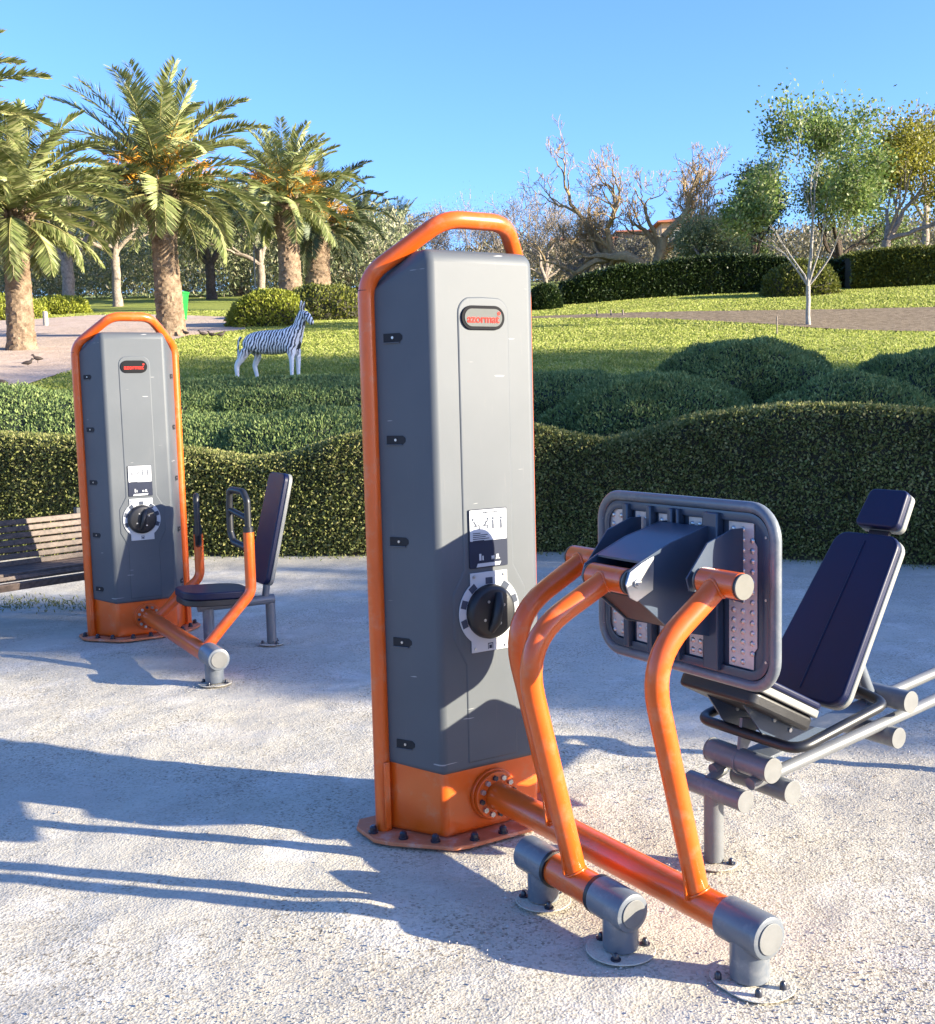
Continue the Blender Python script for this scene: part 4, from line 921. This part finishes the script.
# continuous far scrub behind everything
def scrub(name, bands, mat, label):
    Q = []
    for n, x0, x1, y0, y1, hh, sz in bands:
        X = rng.uniform(x0, x1, n); Y = rng.uniform(y0, y1, n); h = hh * (1 + .35 * np.sin(X * .7) * np.sin(X * .31 + 1) + .22 * np.sin(X * 2.3 + Y))
        Tz = np.array([T(0, b) for b in np.linspace(y0, y1, 200)]); Tz = np.interp(Y, np.linspace(y0, y1, 200), Tz) + .036 * np.clip(X, 0, 30)
        P_ = np.stack([X, Y, Tz + np.maximum(h, .2) * rng.uniform(0, 1, n) ** .7], 1); Q.append(leaf_quads(P_, np.tile([0, -.3, .8], (n, 1)), sz, sz * .26, .9))
    tag(quads(name, np.concatenate(Q), mat), label, 'scrub', kind='stuff')
scrub('distant_scrub', ((90000, -5, 36, 46, 66, 1.5, .24),), leaf_mat('far_scrub', [(.12, .11, .06), (.20, .17, .10), (.30, .24, .16), (.20, .20, .09)], .15), 'dense mass of dry brown and olive scrub on the far slope behind the bare trees')
scrub('distant_thicket', ((190000, -34, -2, 44, 66, 3.0, .22),), leaf_mat('far_thicket', [(.13, .16, .07), (.23, .26, .12), (.34, .34, .19), (.40, .34, .24)], .15), 'pale green thicket filling the far slope behind the palm trunks')
# ---------------------------------------------------------------- clipped hedge on the upper slope, shade and sun put into leaf colour
def upper_hedge(name, stations, label, mat, depth=1.0, n=46000, ln=.09, wd=.05):
    """stations: (px, base py, top py, Y)"""
    S = []
    for px, pb, pt, Y in stations:
        a = at(px, pb, Y); b = at(px, pt, Y + .4); S.append((a.x, a.y, T(a.x, a.y), b.z))
    S = np.array(S); c = S.mean(0); root = empty(name, (c[0], c[1], c[2]), 0, label, 'hedge'); off = np.array([c[0], c[1], c[2]])
    t = np.linspace(0, len(S) - 1, 90); I = lambda k, tt: np.interp(tt, np.arange(len(S)), S[:, k])
    bm = bmesh.new(); rings = []
    for tt in t:
        x, y, z0, z1 = I(0, tt), I(1, tt), I(2, tt), I(3, tt); h = z1 - z0 - .05; w = .05 * math.sin(tt * 9)
        rings.append([bm.verts.new(Vector((x, y + d + w * .5, z0 + q)) - Vector(off)) for d, q in ((.05, -.1), (0.0, h * .5), (.06, h * .85), (.28, h), (depth - .25, h), (depth, h * .8), (depth, -.1))])
    for A, B in zip(rings[:-1], rings[1:]):
        for k in range(6): bm.faces.new((A[k], B[k], B[k + 1], A[k + 1]))
    bm.faces.new(rings[0]); bm.faces.new(rings[-1][::-1]); obj('hedge_core', bm, M['hedgecore'], root, 60)
    tt = rng.uniform(0, len(S) - 1, n); fr = rng.random(n) < .62; h = I(3, tt) - I(2, tt)
    q = rng.random(n); d = np.where(fr, 0.0 + .06 * np.clip(q - .8, 0, 1) * 5, rng.uniform(.1, depth, n)); z = np.where(fr, q * h, h * (1 - .15 * np.clip(.28 - d, 0, 1) / .28))
    P_ = np.stack([I(0, tt), I(1, tt) + d, I(2, tt) + z - .02], 1) + rng.normal(size=(n, 3)) * .03; D = np.where(fr[:, None], np.array([[0, -1, .2]]), np.array([[0, -.2, 1.]]))
    quads('hedge_leaves', leaf_quads(P_, D, ln, wd, .8) - off, M[mat], root); return root
upper_hedge('shaded_hedge', [(563, 309, 285, 31), (590, 306, 276, 31), (625, 303, 266, 31.2), (648, 301, 267, 31.3), (680, 299, 260, 31.5), (725, 296, 256, 31.6), (770, 294, 258, 31.5), (800, 292, 262, 31.4), (850, 290, 262, 31)], 'long clipped hedge, its shade put into dark green leaf colour, with a rising undulating top on the upper lawn', 'darkhedge')
upper_hedge('sunlit_hedge', [(852, 290, 256, 30.4), (880, 289, 252, 30.2), (905, 288, 249, 30), (960, 286, 248, 29.6), (1000, 285, 250, 29.5)], 'sunlit part of the clipped hedge, sunlight put into its yellow-green leaf colour, behind the wooden stake at far right', 'bush2', n=26000)if False else None
M['bush2'] = leaf_mat('hedge_sunlit_yellow_leaves', [(.06, .075, .012), (.15, .17, .03), (.26, .25, .045)], .2)  # yellow tone carries the sun on the hedge's right part; own colour on bushes
upper_hedge('sunlit_hedge', [(852, 290, 256, 30.4), (880, 289, 252, 30.2), (905, 288, 249, 30), (960, 286, 248, 29.6), (1000, 285, 250, 29.5)], 'sunlit part of the clipped hedge, sunlight put into its yellow-green leaf colour, behind the wooden stake at far right', 'bush2', n=26000)
for px, pt, Y, rx, h, lab, mt in ((545, 288, 30, .45, .65, 'small dark rounded shrub between the large cabinet and the dark hedge', 'darkhedge'),
    (270, 297, 27.5, 1.0, .85, 'yellow-green domed bush behind the zebra', 'bush'), (322, 293, 30, 1.35, .9, 'darker green domed bush to the right of the zebra head', 'bush2'),
    (4, 305, 33, 1.3, .7, 'bright yellow-green low bush at the far left beyond the path', 'bush'), (60, 310, 35, 1.0, .55, 'low bright green bush beyond the path left of the smaller cabinet', 'bush'), (800, 270, 29.5, 1.0, .9, 'yellow-green leafy bush in front of the dark hedge behind the young tree', 'bush2')):
    q = at(px, 330, Y); mound(q.x, q.y, rx, rx * .8, h, lab, 9000, mt, 'hedgecore', .085, .05, None, 'domed_bush', None, .10, .8)

# ---------------------------------------------------------------- houses behind
def house(px0, px1, pyb, pyt, Y, roofpy, label):
    a = at(px0, pyb, Y); b = at(px1, pyb, Y); zt = at((px0 + px1) / 2, pyt, Y).z; zr = at((px0 + px1) / 2, roofpy, Y).z
    cx = (a.x + b.x) / 2; w = (b.x - a.x) / 2; z0 = T(cx, Y); root = empty('house', (cx, Y, z0), 0, label, 'house', 'houses above the park')
    bm = bmesh.new(); box(bm, (-w, 0, -1), (w, 7, zt - z0)); obj('wall', bm, M['wall'], root, 30)
    bm = bmesh.new(); h = zt - z0; r_ = max(.6, zr - zt)
    prism(bm, [Vector((-w - .4, -.5, h)), Vector((w + .4, -.5, h)), Vector((w + .4, 7.5, h)), Vector((-w - .4, 7.5, h))], Vector((0, 0, .12)))
    v = [bm.verts.new(p) for p in ((-w - .4, -.5, h + .122), (w + .4, -.5, h + .122), (w + .4, 7.5, h + .122), (-w - .4, 7.5, h + .122), (-w * .5, 3.5, h + r_), (w * .5, 3.5, h + r_))]
    for f in ((0, 1, 5, 4), (1, 2, 5), (2, 3, 4, 5), (3, 0, 4)): bm.faces.new([v[i] for i in f])
    obj('roof', bm, M['roof'], root, 30)
    n = max(2, int(w * 2 / 1.6))
    for k in range(n):
        for row in (0, 1):
            x = -w + (k + .5) * 2 * w / n; z = h - 1.9 - 2.6 * row
            bm = bmesh.new(); box(bm, (x - .42, -.03, z), (x + .42, .05, z + 1.2)); wn = obj('window', bm, M['glass'], root, 30)
            bm = bmesh.new(); 
            for lo, hi in (((x - .5, -.06, z - .08), (x + .5, -.031, z)), ((x - .5, -.06, z + 1.2), (x + .5, -.031, z + 1.28)), ((x - .5, -.06, z + .001), (x - .42, -.031, z + 1.199)), ((x + .42, -.06, z + .001), (x + .5, -.031, z + 1.199)), ((x - .03, -.05, z + .001), (x + .03, -.0305, z + 1.199))): box(bm, lo, hi)
            obj('window_frame', bm, M['plateface'], wn, 30)
house(556, 612, 262, 240, 82, 231, 'ochre house left of the pollarded tree, half hidden by bare shrubs')
house(662, 735, 260, 222, 90, 211, 'pinkish house with a red tiled roof behind the pollarded tree')
house(620, 668, 262, 232, 96, 224, 'low ochre house directly behind the limbs of the pollarded tree')

# ---------------------------------------------------------------- small things
def stake(px, pyb, pyt, Y, r, label, mat='bark', cat='post', name='wooden_stake', group=None):
    a = on_slope(px, pyb); z0 = T(a.x, a.y); z1 = z0 + (pyb - pyt) / FPX * a.y; bm = bmesh.new()
    sweep(bm, [Vector((0, 0, -.1)), Vector((0, 0, z1 - z0 - .02)), Vector((0, 0, z1 - z0))], [r, r * .95, r * .6], 10)
    o = obj(name, bm, M[mat], None, 40); o.location = (a.x, a.y, z0); tag(o, label, cat, group); return o
stake(906, 290, 266, 29.5, .07, 'grey wooden post standing in front of the yellow-green hedge at far right')
stake(777, 336, 317, 19, .014, 'thin short stake left of the young tree on the soil bed')
stake(597, 321, 314, 21, .02, 'leftmost of three tiny stakes along the lawn edge near the cabinet', group='tiny stakes along the soil bed')
stake(611, 321, 314, 21, .02, 'middle one of three tiny stakes along the lawn edge near the cabinet', group='tiny stakes along the soil bed')
stake(623, 321, 314, 21, .02, 'rightmost of three tiny stakes along the lawn edge near the cabinet', group='tiny stakes along the soil bed')
stake(46, 327, 312, 31, .07, 'short white post by the path at far left', 'whitebark')
stake(256, 300, 252, 34, .03, 'slim grey pole left of the zebra among the trees', 'whitebark', 'pole', 'thin_pole')
# green bin: tall tapering box
a = at(181, 326, 30); z0 = T(a.x, a.y); z1 = at(181, 292, 30).z
gb = empty('green_bin', (a.x, a.y, z0), R(-20), 'tall bright green tapering bin beside the tallest palm trunk', 'bin')
bm = bmesh.new(); h = z1 - z0
vs = [bm.verts.new((sx * w, sy * w * .7, z)) for z, w in ((.05, .13), (h * .93, .2)) for sx, sy in ((-1, -1), (1, -1), (1, 1), (-1, 1))]
for f in ((3, 2, 1, 0), (4, 5, 6, 7), (0, 1, 5, 4), (1, 2, 6, 5), (2, 3, 7, 6), (3, 0, 4, 7)): bm.faces.new([vs[i] for i in f])
obj('bin_body', bm, M['green'], gb, 30, .01)
bm = bmesh.new(); box(bm, (-.215, -.155, h * .932), (.215, .155, h)); obj('bin_lid', bm, M['green'], gb, 30, .01)
bm = bmesh.new(); box(bm, (-.10, -.07, -.05), (.10, .07, .049)); obj('bin_foot', bm, M['black'], gb, 30)
# birds on path and lawn
def bird(px, py, label, seed):
    p = on_slope(px, py); r = random.Random(seed); bm = bmesh.new(); f = r.choice((-1, 1))
    sweep(bm, [Vector((-.16 * f, 0, .10)), Vector((-.09 * f, 0, .115)), Vector((0, 0, .12)), Vector((.07 * f, 0, .14)), Vector((.10 * f, 0, .19)), Vector((.12 * f, 0, .225)), Vector((.15 * f, 0, .22)), Vector((.18 * f, 0, .212))], [.008, .04, .06, .05, .028, .030, .02, .004], 10)
    for y in (-.02, .02): sweep(bm, [Vector((.0, y, .08)), Vector((.005 * f, y, .0))], .005, 5)
    o = obj('bird', bm, M['bird'], None, 60); o.location = (p.x, p.y, T(p.x, p.y) + .03); o.scale = (.62,) * 3; o.rotation_euler = (0, 0, r.uniform(-.6, .6)); tag(o, label, 'bird', 'small birds pecking on the path and lawn')
BD = [(28, 368, 'left one of the two small birds together on the pink path'), (38, 364, 'right one of the two small birds together on the pink path'), (186, 338, 'brown bird at the lawn edge nearest the smaller cabinet'), (203, 339, 'second brown bird from the left along the lawn edge'), (212, 340, 'third brown bird from the left along the lawn edge'), (221, 340, 'brown bird farthest right along the lawn edge'), (2, 385, 'brown bird on the path at the far left edge')]
for i, (px, py, lab) in enumerate(BD): bird(px, py, lab, i)

# ---------------------------------------------------------------- zebra statue
def zebra():
    B = on_slope(275, 379); root = empty('zebra', (B.x, B.y, T(B.x, B.y) + .0), R(-8), 'life-like striped zebra figure standing on the lawn, facing right, ears raised', 'zebra')
    V = []; E = []; Rr = []
    def add(p, r, par=None):
        V.append(p); Rr.append(r if isinstance(r, tuple) else (r, r)); i = len(V) - 1
        if par is not None: E.append((par, i))
        return i
    pel = add((-.33, 0, .60), (.15, .155)); a = add((-.18, 0, .575), (.16, .19), pel); b = add((0, 0, .565), (.165, .20), a); c = add((.17, 0, .58), (.16, .19), b); sh = add((.30, 0, .62), (.125, .155), c)
    rump = add((-.43, 0, .61), (.10, .11), pel)
    n1 = add((.38, -.01, .74), (.075, .105), sh); n2 = add((.43, -.02, .86), (.06, .08), n1); n3 = add((.47, -.03, .955), (.062, .078), n2)
    h1 = add((.52, -.05, .95), (.066, .072), n3); h2 = add((.575, -.075, .88), (.050, .054), h1); h3 = add((.61, -.09, .825), (.042, .043), h2); h4 = add((.625, -.095, .80), (.024, .024), h3)
    for s, hx in ((-1, -.10), (1, .07)):
        k = add((-.36 + hx * .4, s * .09, .48), (.085, .10), pel); st = add((-.33 + hx, s * .10, .385), (.055, .07), k); hk = add((-.42 + hx * 1.2, s * .10, .245), (.038, .044), st); cn = add((-.40 + hx * 1.35, s * .10, .10), (.029, .029), hk); ft = add((-.395 + hx * 1.4, s * .10, .045), (.027, .027), cn); add((-.375 + hx * 1.4, s * .10, .012), (.032, .03), ft)
    for s, hx in ((-1, .0), (1, .045)):
        k = add((.285 + hx, s * .085, .47), (.055, .07), sh); kn = add((.29 + hx, s * .09, .285), (.037, .040), k); cn = add((.285 + hx, s * .09, .10), (.027, .027), kn); ft = add((.29 + hx, s * .09, .045), (.026, .026), cn); add((.305 + hx, s * .09, .012), (.031, .029), ft)
    me = bpy.data.meshes.new('body'); me.from_pydata(V, E, []); o = link('body', me, M['zebra'], root, None)
    sk = o.modifiers.new('skin', 'SKIN'); sk.use_smooth_shade = True
    for i, d in enumerate(me.skin_vertices[0].data): d.radius = Rr[i]; d.use_root = i == 0
    ss = o.modifiers.new('sub', 'SUBSURF'); ss.levels = 2; ss.render_levels = 2
    # ears, mane, tail, eyes
    for s in (-1, 1):
        bm = bmesh.new(); sweep(bm, [Vector((.47, -.03 + s * .035, .99)), Vector((.468, -.035 + s * .07, 1.06)), Vector((.475, -.035 + s * .085, 1.12)), Vector((.478, -.035 + s * .09, 1.15))], [.014, .030, .022, .004], 10, sx=.45); obj('ear', bm, M['zebra'], root, 80)
        bm = bmesh.new(); bmesh.ops.create_icosphere(bm, subdivisions=2, radius=.011); bmesh.ops.translate(bm, verts=bm.verts, vec=(.548, -.06 + s * .045, .945)); obj('eye', bm, M['black'], root, 80)
    bm = bmesh.new(); pts = [(.30, -.005, .765), (.335, -.012, .86), (.375, -.018, .945), (.415, -.025, 1.015), (.455, -.035, 1.035)]
    prism(bm, [Vector(p) + Vector((0, -.009, 0)) for p in pts] + [Vector(p) + Vector((.05, -.009, -.045)) for p in pts[::-1]], Vector((0, .018, 0))); obj('mane', bm, M['zebra'], root, 30, .003)
    bm = bmesh.new(); sweep(bm, [Vector(p) for p in ((-.49, 0, .66), (-.53, 0, .60), (-.54, 0, .48), (-.535, 0, .38), (-.53, 0, .28))], [.022, .017, .014, .026, .006], 10); obj('tail', bm, M['zebra'], root, 80)
zebra()

# ---------------------------------------------------------------- trees outside the frame that throw the long soft shadows seen in the photograph
SAZ = 18.0; SEL = 15.5
sd = Vector((math.cos(R(SAZ)), -math.sin(R(SAZ)), 0)); sn = Vector((math.sin(R(SAZ)), math.cos(R(SAZ)), 0))
def shade_tree(n, s, H, tr, th, label, seed, leafn, scale_leaf=.16, depth=4, spread=.62, kids=(2, 3)):
    p = sn * n + sd * s
    tree('shade_tree', 0, 0, 0, label, seed, H, tr, th, [((-.6, 0, .8), 1, .7), ((.6, .2, .8), 1.0, .7), ((.1, -.6, .8), 1.0, .7), ((-.1, .6, .9), 1, .7), ((0, 0, 1), 1.1, .7)], depth, leafn, 'olive', 'barkdark', scale_leaf, scale_leaf * .6, .38, spread, .76, .12, kids, group='shade trees beyond the right edge', pos=(p.x, p.y, 0))
SHADE = [(10.6, 23, 1.2, .20, 3.0, 41001), (13.0, 25, 1.7, .25, 4.3, 41002), (15.4, 27, 1.8, .25, 7.0, 41003), (8.4, 24, .85, .14, 4.8, 41004), (-.3, 22, .95, .2, 3.8, 41005), (6.5, 25, .45, .12, 7.0, 41006)]
for i, (n, s, H, tr, th, sdd) in enumerate(SHADE): shade_tree(n, s, H, tr, th, 'tall leafy shade tree number %s beyond the right edge, unseen in the photo' % ['one', 'two', 'three', 'four', 'five', 'six'][i], sdd, 11000, .20)

# ---------------------------------------------------------------- light, sky, camera
w = bpy.data.worlds.new('World'); scene.world = w; w.use_nodes = True; nt = w.node_tree
bg = nt.nodes['Background']; sky = nt.nodes.new('ShaderNodeTexSky'); sky.sky_type = 'NISHITA'; sky.sun_disc = False
to_sun = Vector((math.cos(R(SAZ)) * math.cos(R(SEL)), -math.sin(R(SAZ)) * math.cos(R(SEL)), math.sin(R(SEL))))
sky.sun_elevation = R(SEL); sky.sun_rotation = math.atan2(to_sun.x, to_sun.y); sky.air_density = 1.0; sky.dust_density = .7; sky.ozone_density = 8.0; sky.altitude = 0
nt.links.new(mixc(nt, 1.0, sky.outputs[0], (1.26, .97, .97), 'MULTIPLY'), bg.inputs[0]); bg.inputs[1].default_value = .13
sl = bpy.data.lights.new('sun', 'SUN'); sl.energy = 5.0; sl.angle = R(.53); sl.color = (1, .90, .70)
so = bpy.data.objects.new('sun', sl); COL.objects.link(so); so.rotation_euler = to_sun.to_track_quat('Z', 'Y').to_euler()
cd = bpy.data.cameras.new('camera'); co = bpy.data.objects.new('camera', cd); COL.objects.link(co)
co.matrix_world = Matrix(((RT.x, UP.x, -FWD.x, 0), (RT.y, UP.y, -FWD.y, 0), (RT.z, UP.z, -FWD.z, CAMH), (0, 0, 0, 1)))
cd.sensor_fit = 'HORIZONTAL'; cd.sensor_width = 36; cd.lens = 36 * FPX / 935; cd.clip_start = .05; cd.clip_end = 3000
scene.camera = co
scene.view_settings.view_transform = 'Standard'; scene.view_settings.look = 'None'; scene.view_settings.exposure = 1.87; scene.view_settings.gamma = 1
